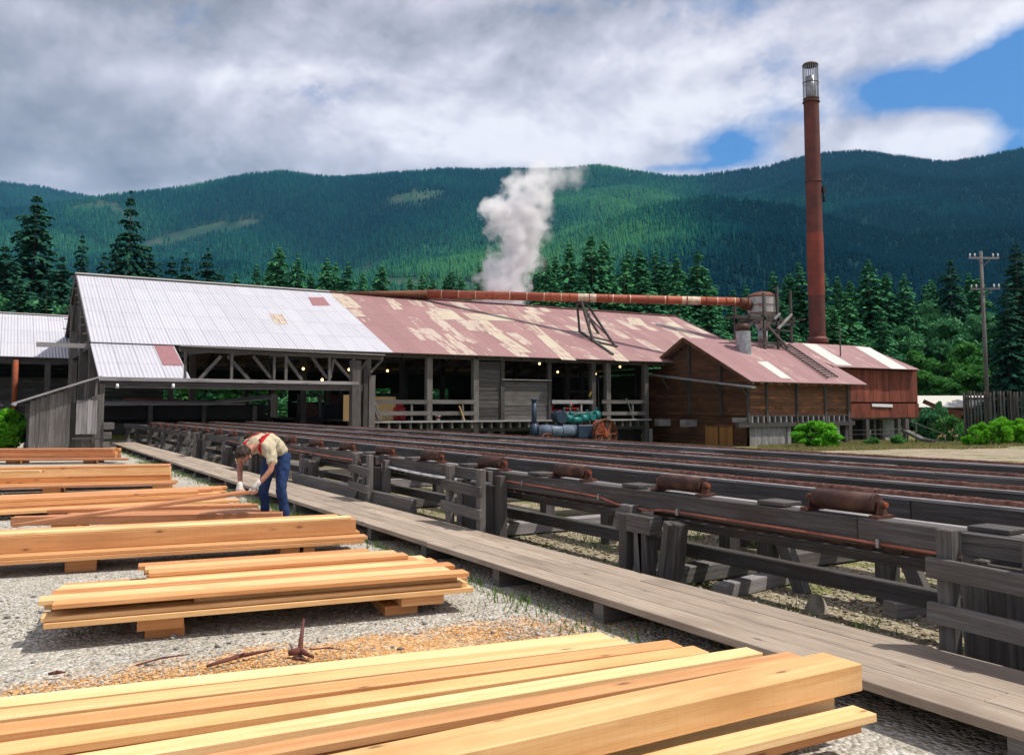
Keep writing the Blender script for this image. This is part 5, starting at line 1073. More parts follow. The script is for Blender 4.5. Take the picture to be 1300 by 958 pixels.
# lower runs
long_beam(5.50, .575, .13, .085, 'slate', 'return_beam', seg=6); chain(5.50, .595, YN, YF, mt='rustdark')
long_beam(5.62, .34, .10, .125, 'slate', 'lower_beam', seg=6)
BY0 = 3.0; BS = 3.35
bents = [BY0 + BS * k for k in range(-1, 13)]
for k, y in enumerate(bents):
    near = y < 14
    # cross timber with pale weathered end and one post under every rail
    m = MB(); g = gz(8, y); m.beam((BX - .10, y + .25, .545), (8.2, y + .25, .545), .18, .2); m.build('cross_timber', M['grey'], conv, bevel=.01 if near else 0)
    m = MB(); m.beam((8.2, y + .25, .545), (11.3, y + .25, .545), .18, .2); m.build('cross_timber', M['pale'], conv)
    for x in [5.1] + RX:
        m = MB(); m.beam((x, y + .08, gz(x, y) - .05), (x, y + .08, BT - .14), .15, .15); m.build('post', M['slate' if x > 5.2 else 'grey'], conv, bevel=.008 if near else 0)
    m = MB(); m.box(BX - .16, y - .38, gz(5, y) + .02, 11.6, y - .18, gz(5, y) + .17, ax=0); m.build('sleeper', M['pale' if k % 2 else 'grey'], conv, bevel=.01 if near else 0)
# pale spacer boards between the rails
for i, (xa, xb) in enumerate(zip([BX + .15] + [q_ + .1 for q_ in RX[:-1]], [q_ - .1 for q_ in RX])):
    y = 2.2 + .7 * i
    while y < 40:
        if i > 0 or random.random() < .5: m = MB(); m.box(xa, y, BT - .09, xb, y + random.uniform(.7, 1.3), BT - .04, ax=1); m.build('spacer_board', M['pale'], conv)
        y += 3.35 if i else 5
# rollers
ro = []
for k in range(-1, 20):
    y = 4.15 + 1.72 * k; rr = .070 * random.uniform(.96, 1.04); L = .50; z = BT + .062 + rr * .45
    m = MB(); m.cyl((BX + .02, y - L / 2, z), (BX + .02, y + L / 2, z), rr, n=22)
    m.cyl((BX + .02, y - L / 2 - .015, z), (BX + .02, y - L / 2, z), rr * .93, rr, n=22)
    r_ = m.build('roller', M['rustdark'], conv)
    m = MB(); m.cyl((BX + .02, y - L / 2 - .09, z), (BX + .02, y + L / 2 + .09, z), .018, n=8); m.build('axle', M['rustbright'], r_)
    for s in (-1, 1):
        m = MB(); yy = y + s * (L / 2 + .045); m.beam((BX + .02, yy, BT + .02), (BX + .02, yy, z + .02), .10, .024, up=(0, 1, 0), taper=.5); m.box(BX - .07, yy - .035, BT + .002, BX + .11, yy + .035, BT + .024, ax=0)
        m.cyl((BX + .02, yy - .028, z), (BX + .02, yy + .028, z), .028, n=10)
        m.build('bracket', M['bracket'], r_)
    m = MB(); m.box(BX - .06, y + L / 2 + .26, BT + .003, BX + .16, y + L / 2 + .52, BT + .035, ax=1); m.build('stop_block', M['slate'], conv, bevel=.005)
# ladder like side frames next to the walkway
for k, (ya, yb) in enumerate(((2.62, 3.12), (8.85, 9.65), (12.35, 12.95), (19.6, 20.4), (26, 26.8))):
    xf = 4.83
    for y in (ya, yb):
        m = MB(); m.beam((xf, y, .02), (xf, y, .885), .08, .10); m.build('frame_post', M['grey'], conv, bevel=.006)
        m = MB(); m.beam((xf + .27, y, .02), (xf + .27, y, .80), .10, .12); m.build('frame_post', M['grey'], conv, bevel=.006)
    for z in (.66, .40): m = MB(); m.beam((xf - .065, ya - (.9 if k == 0 else .12), z - .03), (xf - .065, yb + .09, z), .045, .12); m.build('frame_rail', M['grey'], conv, bevel=.005)
    m = MB(); m.beam((xf + .1, ya - (.7 if k == 0 else .05), .80), (xf + .1, yb - .04, .80), .06, .13); m.box(xf + .20, ya - .5 if k == 0 else ya + .1, .02, xf + .26, yb - .08, .68, ax=2); m.build('frame_board', M['slate'], conv, bevel=.005)
# stout bent with raking struts
for y in (6.3, 16.2, 23.0):
    for (dy, lean, mt) in ((.10, 0, 'grey'), (-.22, .06, 'slate'), (-.12, 0, 'grey')):
        m = MB(); m.beam((5.04, y + dy, -.02), (5.04, y + dy + lean, .62), .13, .12); m.build('post', M[mt], conv, bevel=.008)
    m = MB(); m.beam((5.02, y - .52, -.02), (5.02, y - .72 + .1, .62), .13, .13); m.build('strut', M['slate'], conv, bevel=.008)
    m = MB(); m.beam((5.04, y - .30, .55), (5.06, y + .22, .55), .15, .16); m.build('cap_block', M['slate'], conv, bevel=.008)
    m = MB(); m.beam((5.0, y - .42, 0), (4.96, y - .58, .62), .08, .1); m.build('strut', M['grey'], conv, bevel=.006)
for x, y in ((6.0, 5.6), (6.3, 4.6), (6.25, 8.3), (7.5, 7.4)):
    m = MB(); m.beam((x, y, -.02), (x, y, .5), .14, .14); m.beam((x + .05, y - .35, -.02), (x + .02, y - .12, .5), .1, .12); m.build('strut', M['grey'], conv, bevel=.006)
for (xx, yy, L, a) in ((5.25, 5.45, 1.1, .15), (5.9, 4.3, 1.3, -.2), (5.6, 9.6, .9, .1), (6.5, 3.4, 1.2, .3)):
    m = MB(); m.beam((xx, yy, .06), (xx + L * math.cos(a), yy + L * math.sin(a), .07), .14, .12); o = m.build('loose_timber', M['pale'], None, bevel=.008); tag(o, {5.25: 'pale short timber lying on the earth beside the stout braced posts', 5.9: 'pale short timber lying under the conveyor nearer the right frame', 5.6: 'pale short timber lying under the conveyor beyond the ladder frame', 6.5: 'pale timber end on the rubble behind the right ladder frame'}[xx], 'timber', 'timber offcuts under the conveyor')
# conduit on the near beam
xb_ = BX - .095
t = thing('red_conduit', (xb_, 5, .6), 'red brown conduit sagging along the side of the near conveyor beam', 'cable')
pts_ = [(9.0, .745), (8.4, .742), (7.8, .735), (7.3, .728), (6.95, .72), (6.75, .69), (6.55, .665), (6.4, .665), (6.2, .665), (6.0, .685), (5.8, .69), (5.2, .69), (4.4, .69), (3.8, .685), (3.1, .68)]
m = MB(); m.tube([(xb_, y, z) for y, z in pts_], .0105, n=8, rr=.5); m.build('pipe', M['copper'], t)
for y, z in pts_[1::3]: m = MB(); m.box(xb_ - .02, y - .012, z - .025, xb_ + .015, y + .012, z + .03, ax=2); m.build('clip', M['galv'], t)
m = MB(); m.box(xb_ - .05, 6.38, .615, xb_ + .012, 6.52, .70, ax=1); m.build('junction_box', M['galv'], t, bevel=.01)
t = thing('white_pipe', (xb_, 11, .6), 'off white pipe bowed along the conveyor side between the ladder frames', 'pipe')
m = MB(); m.tube([(xb_ - .02, 12.3 - i * .4, .70 - .03 * math.sin(i * .35) - .0 * i) for i in range(9)], .02, n=8, rr=.5); m.build('tube', M['whitepaint'], t)
m = MB(); m.box(xb_ - .06, 12.3, .62, xb_ + .01, 12.48, .74, ax=1); m.build('box', M['whitepaint'], t, bevel=.01)
t = thing('dark_conduit', (xb_, 15, .6), 'red brown conduit on the conveyor side behind the bending man', 'cable')
m = MB(); m.tube([(xb_, 12.5 + i * 1.2, .735 - .012 * math.sin(i * 1.1)) for i in range(10)], .016, n=6, rr=.5); m.build('pipe', M['copper'], t)
for i in range(1, 10, 2): m = MB(); m.box(xb_ - .02, 12.5 + i * 1.2, .70, xb_ + .015, 12.53 + i * 1.2, .76, ax=2); m.build('clip', M['galv'], t)
m = MB(); m.beam((4.92, 16.5, .26), (4.9, 10.9, .25), .1, .2); o = m.build('edge_timber', M['grey'], None, bevel=.01); tag(o, 'long dark timber lying along the walkway edge behind the man', 'timber')
tag(o, None, None); 
p = at_z(1037, 776, 0); m = MB(); m.lathe((p.x, p.y, -.02), [(.10, 0), (.09, .05), (.055, .12), (.01, .16)], n=8); o = m.build('rock', M['stone'], None); tag(o, 'small pointed rock on the earth just beyond the walkway', 'rock')
# ================================================================== lumber stacks
ORD = ['nearest', 'second', 'third', 'fourth', 'fifth', 'sixth', 'seventh', 'eighth', 'ninth', 'tenth', 'eleventh', 'twelfth']
def stack(pl, pr, zref, rows, mats, where, group, blocks=(), depth_jit=.01):
    """rows: (back offset, bottom z, width, thickness, start trim, end trim, word)"""
    A = at_z(*pl, zref); B = at_z(*pr, zref); A.z = B.z = 0; d = (B - A); L = d.length; d /= L; n = V((-d.y, d.x, 0)); cnt = {}
    for i, (off, z, w_, th, s0, s1, word, *fan) in enumerate(rows):
        j = cnt.get(word, 0); cnt[word] = j + 1; m = MB(); tw = random.uniform(-.004, .004)
        a = A + d * (s0 + random.uniform(-.015, .015)) + n * (off + w_ / 2) + V((0, 0, z + th / 2 + .002)); b = A + d * (L + s1) + n * (off + w_ / 2 + tw * 3) + V((0, 0, z + th / 2 + .002 + abs(tw) * .2))
        if fan: a += n * fan[0]
        m.beam(a, b, w_ - .006, th - .003); mt = mats[i % len(mats)] if isinstance(mats, (list, tuple)) else mats
        o = m.build('board' if th < .09 else 'squared_timber', M[mt], None, bevel=.003)
        tag(o, f'{ORD[j]} {"board" if th < .09 else "timber"} from the front, {word} layer, {where}', 'board' if th < .09 else 'timber', group)
    for k, (s, off, w_, h, z, dp) in enumerate(blocks):
        c = A + d * s + n * (off + dp / 2); m = MB(); m.beam(c - n * dp / 2 + V((0, 0, z + h / 2)), c + n * dp / 2 + V((0, 0, z + h / 2)), w_, h - .002); o = m.build('bearer_block', M['cedar'], None, bevel=.003)
        nb = len(blocks); side = 'left' if s < L * .5 else 'right'; lv = 'upper' if z > .05 else 'lower'; twin = any(q is not blocks[k] and abs(q[0] - s) < .3 for q in blocks)
        tag(o, f'{lv + " " if twin else ""}{side} bearer block under {where}', 'block', group + ', bearers')
random.seed(21)
def layer(word, off0, z, th, ws, s0s, s1s):
    out = []; off = off0
    for i, w_ in enumerate(ws): out.append((off, z, w_, th, s0s[i % len(s0s)], s1s[i % len(s1s)], word)); off += w_
    return out
# B: the wide golden stack
rows = layer('bottom', 0, .15, .04, [.2, .19, .22, .2, .21, .2], [0, .03, .05], [.02, 0, -.1]) + layer('second', .02, .19, .035, [.2, .2, .2, .2, .2, .2], [-.02, .04], [-.02, .05]) \
     + layer('third', .10, .225, .05, [.2, .2, .2, .2, .2], [.95, .9, .8], [-.08, -.05]) + layer('top', -.01, .275, .035, [.16, .18, .17, .18, .16, .2, .17, .16], [.04, -.04, .0, .06, .62, .66, .6, .7], [-.02, -.12, -.02, -.2, -.22, -.3, -.45, -.5]) \
     + layer('loose uppermost', .72, .31, .035, [.17, .17, .16], [.64, .62, .55], [-.3, -.35, -.55])
stack((53, 800), (598, 752), .15, rows, ['cedar_pale', 'cedar', 'cedar_pale', 'cedar'], 'wide golden stack in the foreground', 'boards of the wide golden stack', [(.75, .12, .26, .075, 0, .9), (.72, .04, .3, .073, .075, 1.0), (2.45, .12, .26, .075, 0, .9), (2.6, .05, .34, .073, .075, 1.0)])
# A: the nearest stack, cut by the frame
rows = [(0.0 - .27 * 0 - q[0], *q[1:]) for q in []]
A_rows = []
for j_, (z_, wd_, tr_) in enumerate(((.335, 'top', 0), (.297, 'second', .06), (.259, 'third', -.03))):
    A_rows += [(o_ + .004 * j_, z_, w_, .036, 0, s_ + tr_ * (1 if q_ % 2 else -1) * .7, wd_, (0, -.03, -.07, -.16, -.27, -.36)[q_]) for q_, (o_, w_, s_) in enumerate(((.75, .138, -.90), (.61, .138, -.86), (.47, .138, -.64), (.33, .138, -.58), (.20, .128, -.34), (.085, .112, -.20)))]
A_rows += [(-.155, .25, .235, .128, 1.2, -.05, 'right hand', -.36), (-.30, .17, .14, .04, .4, -.12, 'front', -.36), (-.29, .13, .14, .038, .6, -.2, 'front', -.36), (.62, .15, .22, .10, 0, -.84, 'bottom'), (.36, .15, .24, .10, 0, -.6, 'bottom'), (.12, .15, .23, .10, 0, -.4, 'bottom'), (-.14, .12, .24, .125, 0, -.2, 'bottom')]
stack((150, 1010), (1075, 868), .24, [(q_[0], q_[1], q_[2], q_[3], q_[4] - .6, *q_[5:]) for q_ in A_rows], ['cedar_pale', 'cedar_pale', 'cedar'], 'nearest stack at the bottom edge', 'timber of the nearest golden stack', [(2.0, -.1, .2, .118, 0, .95), (4.2, -.1, .2, .118, 0, .95)])
# C
rows = layer('bottom', 0, .12, .04, [.2, .2, .2, .2], [0, .1], [.0, -.05]) + layer('second', .03, .16, .035, [.2, .19, .2], [-.05, 0], [.04, -.1]) + layer('third', .22, .195, .16, [.2, .2], [0, .05], [-.05, -.03]) + layer('top', .24, .355, .03, [.17, .17], [0, -.1], [-.1, -.2])
stack((-60, 722), (463, 690), .12, rows, ['cedar', 'cedar_pale', 'cedar', 'cedar'], 'thick stack behind the wide golden one', 'timber of the thick stack', [(1.05, .1, .28, .12, 0, .7), (3.05, .1, .2, .12, 0, .7), (3.25, .1, .12, .118, 0, .6)])
# D
rows = layer('bottom', 0, .13, .11, [.16], [0], [0]) + layer('second', .34, .17, .045, [.14, .14, .15], [.3, .5, .9], [-.1, -.2, -.25]) + layer('bottom', .36, .125, .045, [.16, .16], [.2, .3], [-.15, -.2])
stack((12, 668), (357, 662), .13, rows, ['cedar_red', 'cedar_red', 'cedar'], 'thin reddish stack at the man', 'boards of the reddish stack', [(2.75, .04, .26, .13, 0, .6), (.6, .04, .26, .13, 0, .6)])
# E
rows = layer('front ledge', -.42, .08, .045, [.2, .2], [.1, 0], [.1, -.05]) + layer('bottom', 0, .08, .06, [.22, .2, .2, .2], [0, .05], [-.05, 0, .05, .1]) + layer('second', .01, .142, .065, [.21, .2, .2, .2], [.06, 0], [-.1, .03, -.05, .1]) + layer('top', .02, .21, .045, [.2, .19, .2, .18], [.05, -.1], [-.45, -.2, 0, .12])
stack((-20, 651), (289, 635), .08, rows, ['cedar', 'cedar', 'cedar_red'], 'fourth stack from the bottom edge', 'timber of the fourth stack', [(1.2, -.38, .3, .08, 0, 1.2), (3.2, -.38, .3, .08, 0, 1.2)])
rows = layer('bottom', 0, .12, .05, [.16, .15], [0, .3], [0, -.1]); stack((60, 652), (327, 645), .12, rows, ['cedar_red', 'cedar'], 'low pair beside the fourth stack', 'boards of the low pair', [(1.6, .02, .2, .12, 0, .3)])
# F
rows = layer('front ledge', -.72, .1, .045, [.2, .2], [0, .1], [.05, .15]) + layer('bottom', -.25, .1, .05, [.2], [0], [.15]) + layer('bottom', -.05, .1, .15, [.24, .24], [0], [0]) + layer('second', -.05, .25, .15, [.24, .24], [0], [0, -.02]) + layer('top', -.04, .40, .05, [.22, .22], [0], [-.02])
stack((-30, 618), (216, 612), .1, rows, ['cedar_red', 'cedar', 'cedar', 'cedar', 'cedar', 'cedar_pale'], 'tall square stack before the shack', 'timber of the tall square stack', [(1.4, -.68, .3, .1, 0, 1.2), (3.3, -.68, .3, .1, 0, 1.2)])
rows = layer('top', 0, .455, .04, [.12, .12], [0, .05], [0, .05]); stack((-20, 605), (50, 604), .40, rows, ['cedar_pale', 'cedar'], 'short offcuts on the tall square stack', 'offcuts on the tall square stack')
# G
rows = layer('bottom', 0, .1, .12, [.22, .22], [0], [0, .02]) + layer('second', 0, .22, .10, [.22, .22], [0], [0]) + layer('top', 0, .32, .09, [.22, .22], [0], [-.06, .02]) + layer('bottom', -.5, .1, .05, [.2, .2], [0], [.5, .4])
stack((-40, 584), (146, 583), .1, rows, ['cedar_red', 'cedar_red', 'cedar'], 'farthest low stack at the shack', 'timber of the farthest stack', [(1.3, -.3, .3, .1, 0, .8), (3.4, -.3, .3, .1, 0, .8)])
# sticks on the sawdust
def stick(pa, pb, r, lb, fork=None, mt='bark'):
    a = at_z(*pa, .03); b = at_z(*pb, .03); m = MB(); mid = a.lerp(b, .5) + V((random.gauss(0, .015), random.gauss(0, .015), .01)); m.cyl(a, mid, r * .7, r, n=7); m.cyl(mid, b, r, r * .4, n=7)
    if fork:
        for f in fork: q_ = at_z(*f[:2], .02); q_.z = f[2]; m.cyl(mid, q_, r * .7, r * .3, n=6)
    o = m.build('stick', M[mt], None); tag(o, lb, 'stick', 'sticks on the sawdust')
M['darkred'] = wood('dark_red_bark', (.07, .025, .02), (.13, .045, .035), (.2, .09, .07), bump=.8)
stick((263, 845), (348, 824), .014, 'long thin dark stick left of the upright splinter', [(310, 836, .06)], 'darkred'); stick((366, 829), (389, 828), .026, 'stout forked splinter standing up from the sawdust', [(385, 812, .16), (398, 834, .02)], 'darkred')
stick((393, 824), (432, 824), .006, 'thin twig right of the forked splinter', None, 'darkred'); stick((62, 855), (83, 853), .012, 'short reddish splinter at the lower left', None, 'darkred'); stick((172, 844), (240, 830), .007, 'thin twig under the wide golden stack at the left', None, 'darkred'); stick((372, 836), (392, 839), .012, 'small piece of bark below the forked splinter', None, 'darkred')
# ================================================================== the man
PB = at_z(351, 668, 0); PB = V((PB.x, PB.y, 0)) + Fh * -.05
ef = (-Rv * .40 - Fh * .92).normalized(); el_ = V((-ef.y, ef.x, 0))
def PP(f, l, z): return PB + (ef * f + el_ * l + V((0, 0, z))) * 1.05
man = thing('person', tuple(PB), 'man bending over boards in beige shirt, red suspenders, blue jeans and white gloves', 'person')
FOLD = bpy.data.textures.new('cloth_folds', 'CLOUDS'); FOLD.noise_scale = .085; FOLD.noise_depth = 2
def skin_mesh(nm, nodes, edges, m, sub=2, parent=None, root=0):
    me = bpy.data.meshes.new(nm); w0 = V(man['_w']); me.from_pydata([tuple(PP(*n_[:3]) - w0) for n_ in nodes], edges, []); me.materials.append(m)
    o = bpy.data.objects.new(nm, me); C.objects.link(o); o.parent = parent or man; o['_w'] = man['_w']
    sk = o.modifiers.new('skin', 'SKIN'); sk.use_smooth_shade = True; lay = me.skin_vertices[0] if me.skin_vertices else None
    if lay is None:
        bpy.context.view_layer.objects.active = o; me.skin_vertices.new() if hasattr(me.skin_vertices, 'new') else None; lay = me.skin_vertices[0]
    for i, n_ in enumerate(nodes):
        r = n_[3]; lay.data[i].radius = (r, r) if not isinstance(r, tuple) else r; lay.data[i].use_root = (i == root)
    s = o.modifiers.new('sub', 'SUBSURF'); s.levels = sub; s.render_levels = sub
    if nm in ('shirt', 'jeans'):
        s.levels = s.render_levels = 3; dm = o.modifiers.new('folds', 'DISPLACE'); dm.texture = FOLD; dm.strength = .07 if nm == 'shirt' else .03; dm.mid_level = .5
    return o
def skinm(nm, c, c2=None, rough=.6):
    k = NT(nm); o = k.obj(); n = k.noise(o, 14, 5, .6); f = k.noise(o, 120, 2, .5); k.bsdf(k.ramp(n, [(.35, c2 or tuple(x * .7 for x in c)), (.65, c)]), rough, normal=k.bump(k.math('ADD', n, k.math('MULTIPLY', f, .2)), .5, .02), spec=.2); return k.m
M['skin'] = skinm('skin', (.42, .20, .13), (.34, .15, .10), .5); M['shirt'] = skinm('beige_shirt', (.52, .45, .31), (.42, .36, .24), .85); M['jeans'] = skinm('blue_jeans', (.028, .055, .15), (.014, .03, .085), .85)
M['hair'] = skinm('dark_brown_hair', (.045, .028, .02), (.02, .013, .01), .6); M['glove'] = skinm('white_glove', (.70, .66, .60), (.55, .51, .46), .85); M['boot'] = skinm('brown_boot', (.07, .045, .03)); M['suspender'] = skinm('red_suspender', (.50, .012, .02), (.42, .01, .015)); M['eye'] = plain('eye', (.02, .015, .01), .2)
# joints
pel = (0, 0, .93); w1 = (.09, 0, 1.03); ch = (.25, 0, 1.10); nb = (.42, 0, 1.07); nk = (.50, 0, 1.02)
sL = (.37, .19, 1.02); sR = (.39, -.19, 1.00); eL = (.44, .27, .76); eR = (.46, -.20, .77); wL = (.56, .19, .60); wR = (.56, -.10, .575)
hL = (0, .10, .87); hR = (0, -.10, .87); kL = (.07, .13, .48); kR = (.10, -.12, .48); aL = (-.01, .15, .09); aR = (.02, -.13, .09)
hd = (.62, -.01, .95)
N = [pel + ((.12, .10),), w1 + ((.12, .09),), ch + ((.13, .10),), nb + (.075,), nk + (.054,), (.55, -.005, .99, .058), 
     sL + (.062,), (.40, .24, .90, .05), eL + (.041,), wL + (.029,), sR + (.062,), (.43, -.22, .88, .05), eR + (.041,), wR + (.029,),
     hL + (.08,), kL + (.055,), aL + (.042,), hR + (.08,), kR + (.055,), aR + (.042,), (.10, .17, .045, .036), (.13, -.15, .045, .036),
     (.60, -.01, .955, (.094, .086)), (.66, -.012, .915, (.082, .077)), (.705, -.014, .88, .048)]
E = [(0, 1), (1, 2), (2, 3), (3, 4), (4, 5), (3, 6), (6, 7), (7, 8), (8, 9), (3, 10), (10, 11), (11, 12), (12, 13), (0, 14), (14, 15), (15, 16), (0, 17), (17, 18), (18, 19), (16, 20), (19, 21), (5, 22), (22, 23), (23, 24)]
skin_mesh('body', N, E, M['skin'])
skin_mesh('shirt', [(-.05, 0, .86, (.185, .145)), w1 + ((.19, .15),), ch + ((.20, .155),), (.40, 0, 1.08, .15), sL + (.085,), (.40, .25, .89, .07), (.43, .27, .80, .062), sR + (.085,), (.43, -.225, .87, .068), (.455, -.21, .80, .06), (.505, 0, 1.03, .082)],
          [(0, 1), (1, 2), (2, 3), (3, 4), (4, 5), (5, 6), (3, 7), (7, 8), (8, 9), (3, 10)], M['shirt'])
skin_mesh('jeans', [(-.02, 0, .96, (.155, .13)), hL + (.118,), (.04, .12, .66, .088), kL + (.073,), (.02, .145, .26, .064), (-.01, .15, .12, .06), hR + (.118,), (.05, -.11, .66, .088), kR + (.073,), (.06, -.125, .26, .064), (.02, -.13, .12, .06)],
          [(0, 1), (1, 2), (2, 3), (3, 4), (4, 5), (0, 6), (6, 7), (7, 8), (8, 9), (9, 10)], M['jeans'])
for s, (a, tl) in ((1, (aL, (.17, .175, .035))), (-1, (aR, (.19, -.155, .035)))):
    skin_mesh('boot', [(a[0] - .04, a[1], .05, .042), (a[0], a[1], .12, .058), (a[0] + .06, a[1] + .005, .055, .05), (tl[0] - .02, tl[1], tl[2] + .012, .042)], [(0, 1), (0, 2), (2, 3)], M['boot'])
# gloves: palm, four fingers and a thumb closing on the board
def glove(w, tgt, side):
    w = V(w); d = (V(tgt) - w); L = d.length; d /= L; sd = V((0, side, 0)); nodes = [(*(w - d * .05), .036), (*w, .041), (*(w + d * .045), (.048, .036)), (*(w + d * .085), (.050, .032))]; edges = [(0, 1), (1, 2), (2, 3)]
    g = skin_mesh('glove', nodes, edges, M['glove'])
    for q_, (o_, ln) in enumerate(((-.033, .062), (-.011, .072), (.011, .068), (.033, .055))):
        p0 = w + d * .075 + V((0, o_, 0)); p1 = p0 + d * ln * .5 + V((.015, 0, -.012)); p2 = p1 + V((-.018, 0, -ln * .45)); p3 = p2 + V((-.028, 0, -.008))
        skin_mesh('finger', [(*p0, .013), (*p1, .012), (*p2, .0105), (*p3, .009)], [(0, 1), (1, 2), (2, 3)], M['glove'], 1, g)
    p0 = w + d * .03 + V((-.01, -side * .03, 0)); p1 = p0 + d * .035 + V((-.02, -side * .022, .0)); p2 = p1 + V((.005, -side * .004, -.035))
    skin_mesh('thumb', [(*p0, .014), (*p1, .012), (*p2, .009)], [(0, 1), (1, 2)], M['glove'], 1, g)
glove((.565, .175, .60), (.60, .12, .53), 1); glove((.565, -.10, .57), (.60, -.09, .49), -1)
# hair, ears, face, suspenders
def blob_mesh(nm, c, rad, m, cut=None, rot=None, parent=None, n=20):
    b = MB(); vs = []; A_ = V(man['_w']); ax = [ef, el_, V((0, 0, 1))]
    hdir = (PP(.72, 0, .87) - PP(.56, 0, .98)).normalized(); up = el_.cross(hdir) * -1; up = up if up.z > 0 else -up; ax = [hdir, el_, up]; c0 = PP(*c)
    for i in range(n + 1):
        th = math.pi * i / n
        for j in range(n): ph = 2 * math.pi * j / n; q_ = V((math.cos(th), math.sin(th) * math.cos(ph), math.sin(th) * math.sin(ph))); vs.append(c0 + ax[0] * (q_.x * rad[0]) + ax[1] * (q_.y * rad[1]) + ax[2] * (q_.z * rad[2]))
    b.v = [tuple(v_) for v_ in vs]
    for i in range(n):
        for j in range(n):
            j2 = (j + 1) % n; idx = [i * n + j, i * n + j2, (i + 1) * n + j2, (i + 1) * n + j]; cen = sum((vs[k_] for k_ in idx), V((0, 0, 0))) / 4 - c0
            lc = V((cen.dot(ax[0]) / rad[0], cen.dot(ax[1]) / rad[1], cen.dot(ax[2]) / rad[2]))
            if cut is None or cut(lc): b.face(idx, [(0, 0)] * 4, .5, True)
    return b.build(nm, m, parent or man)
FOLD2 = bpy.data.textures.new('hair_locks', 'CLOUDS'); FOLD2.noise_scale = .025; FOLD2.noise_depth = 3
# the crown of the head points forward-down; the face looks down towards the boards
blob_mesh('hair', (.632, -.01, .958), (.122, .098, .104), M['hair'], cut=lambda q_: q_.z > -.15 + .35 * abs(q_.x) * (q_.x > 0) and q_.x > -.9)
ho = [c for c in bpy.data.objects if c.name.startswith('hair')][0]; ho.modifiers.new('sub', 'SUBSURF').render_levels = 2; dm = ho.modifiers.new('locks', 'DISPLACE'); dm.texture = FOLD2; dm.strength = .03
blob_mesh('nose', (.672, -.012, .862), (.012, .011, .022), M['skin'], n=10)
for s in (-1, 1):
    blob_mesh('ear', (.60, s * .088 - .01, .925), (.018, .010, .026), M['skin'], n=10); blob_mesh('eye', (.692, s * .03 - .012, .872), (.009, .009, .007), M['eye'], n=8)
blob_mesh('mouth', (.635, -.012, .862), (.006, .022, .006), M['darkred'], n=8)
shirt_o = [c for c in bpy.data.objects if c.name.startswith('shirt')][0]
def strap(pts, w_=.045):
    pts = [PP(*q_) for q_ in pts]; out = []
    for a, b in zip(pts, pts[1:]):
        for f in range(6): out.append(a.lerp(b, f / 6))
    out.append(pts[-1]); m = MB(); A0 = len(m.v)
    for i, p in enumerate(out):
        tn = (out[min(i + 1, len(out) - 1)] - out[max(i - 1, 0)]).normalized(); sd = tn.cross((p - PP(.2, 0, .9)).normalized()).normalized()
        for f in (-.5, 0, .5): m.v.append(tuple(p + sd * w_ * f))
    for i in range(len(out) - 1):
        for j in (0, 1): k_ = i * 3 + j; m.face([k_, k_ + 1, k_ + 4, k_ + 3], [(0, 0)] * 4, .5, True)
    o = m.build('suspender', M['suspender'], man); sw = o.modifiers.new('wrap', 'SHRINKWRAP'); sw.target = shirt_o; sw.wrap_method = 'NEAREST_SURFACEPOINT'; sw.wrap_mode = 'ABOVE_SURFACE'; sw.offset = .006
    so_ = o.modifiers.new('thick', 'SOLIDIFY'); so_.thickness = .006; return o
for s in (-1, 1): strap([(-.10, s * .03 + .01, 1.06), (.05, s * .045, 1.20), (.20, s * .07, 1.30), (.32, s * .10, 1.28), (.42, s * .12, 1.20), (.50, s * .12, 1.08), (.48, s * .11, .95), (.36, s * .09, .88)])
# the two boards he lifts
hp = PP(.60, .13, .50); a = at_z(16, 668, .255); dirb = (hp - a).normalized()
for i, (off, dz, lb) in enumerate(((V((0, 0, 0)), 0, 'nearer long reddish board lifted at one end by the man'), (Fh * .15 + V((0, 0, .02)), .035, 'farther long reddish board lifted at one end by the man'))):
    a_ = at_z(16 + 20 * i, 667, .25) + off; b_e = hp + off * .7 + dirb * (.05 if i == 0 else -.12); m = MB(); m.beam(a_, b_e, .11, .035); o = m.build('board', M['cedar_red'], None, bevel=.003); tag(o, lb, 'board', 'boards the man lifts')
# ------------------------------------------------------------------ light and sky
sc = bpy.context.scene
SUN_EL = math.radians(60); sx, sy = .82, -.57; q = math.hypot(sx, sy); sx /= q; sy /= q
sl = bpy.data.lights.new('sun', 'SUN'); sl.energy = 4.6; sl.angle = math.radians(.53); sl.color = (1, .955, .88)
so = bpy.data.objects.new('sun', sl); C.objects.link(so); so.location = (30, -20, 60)
so.rotation_euler = V((sx * math.cos(SUN_EL), sy * math.cos(SUN_EL), math.sin(SUN_EL))).to_track_quat('Z', 'Y').to_euler()
w = bpy.data.worlds.new('World'); sc.world = w; w.use_nodes = True; t = w.node_tree; t.nodes.clear()
class WT(NT):
    def __init__(s, t): s.t = t
k = WT(t); out = k.n('ShaderNodeOutputWorld'); bg = k.n('ShaderNodeBackground'); bg.inputs[1].default_value = .1; k.link(bg.outputs[0], out.inputs[0])
sky = k.n('ShaderNodeTexSky', sky_type='NISHITA', sun_disc=False, sun_elevation=SUN_EL, sun_rotation=math.atan2(sx, sy), altitude=300, air_density=1.0, dust_density=.2, ozone_density=2.5)
d = k.n('ShaderNodeTexCoord').outputs['Generated']; sp = k.n('ShaderNodeSeparateXYZ', {0: d}); dx, dy, dz = sp.outputs
az = k.math('ARCTAN2', dx, dy); el = k.math('ARCSINE', dz)
def pxdir(px, py):
    r = ray(px, py).normalized(); return math.atan2(r.x, r.y), math.asin(r.z)
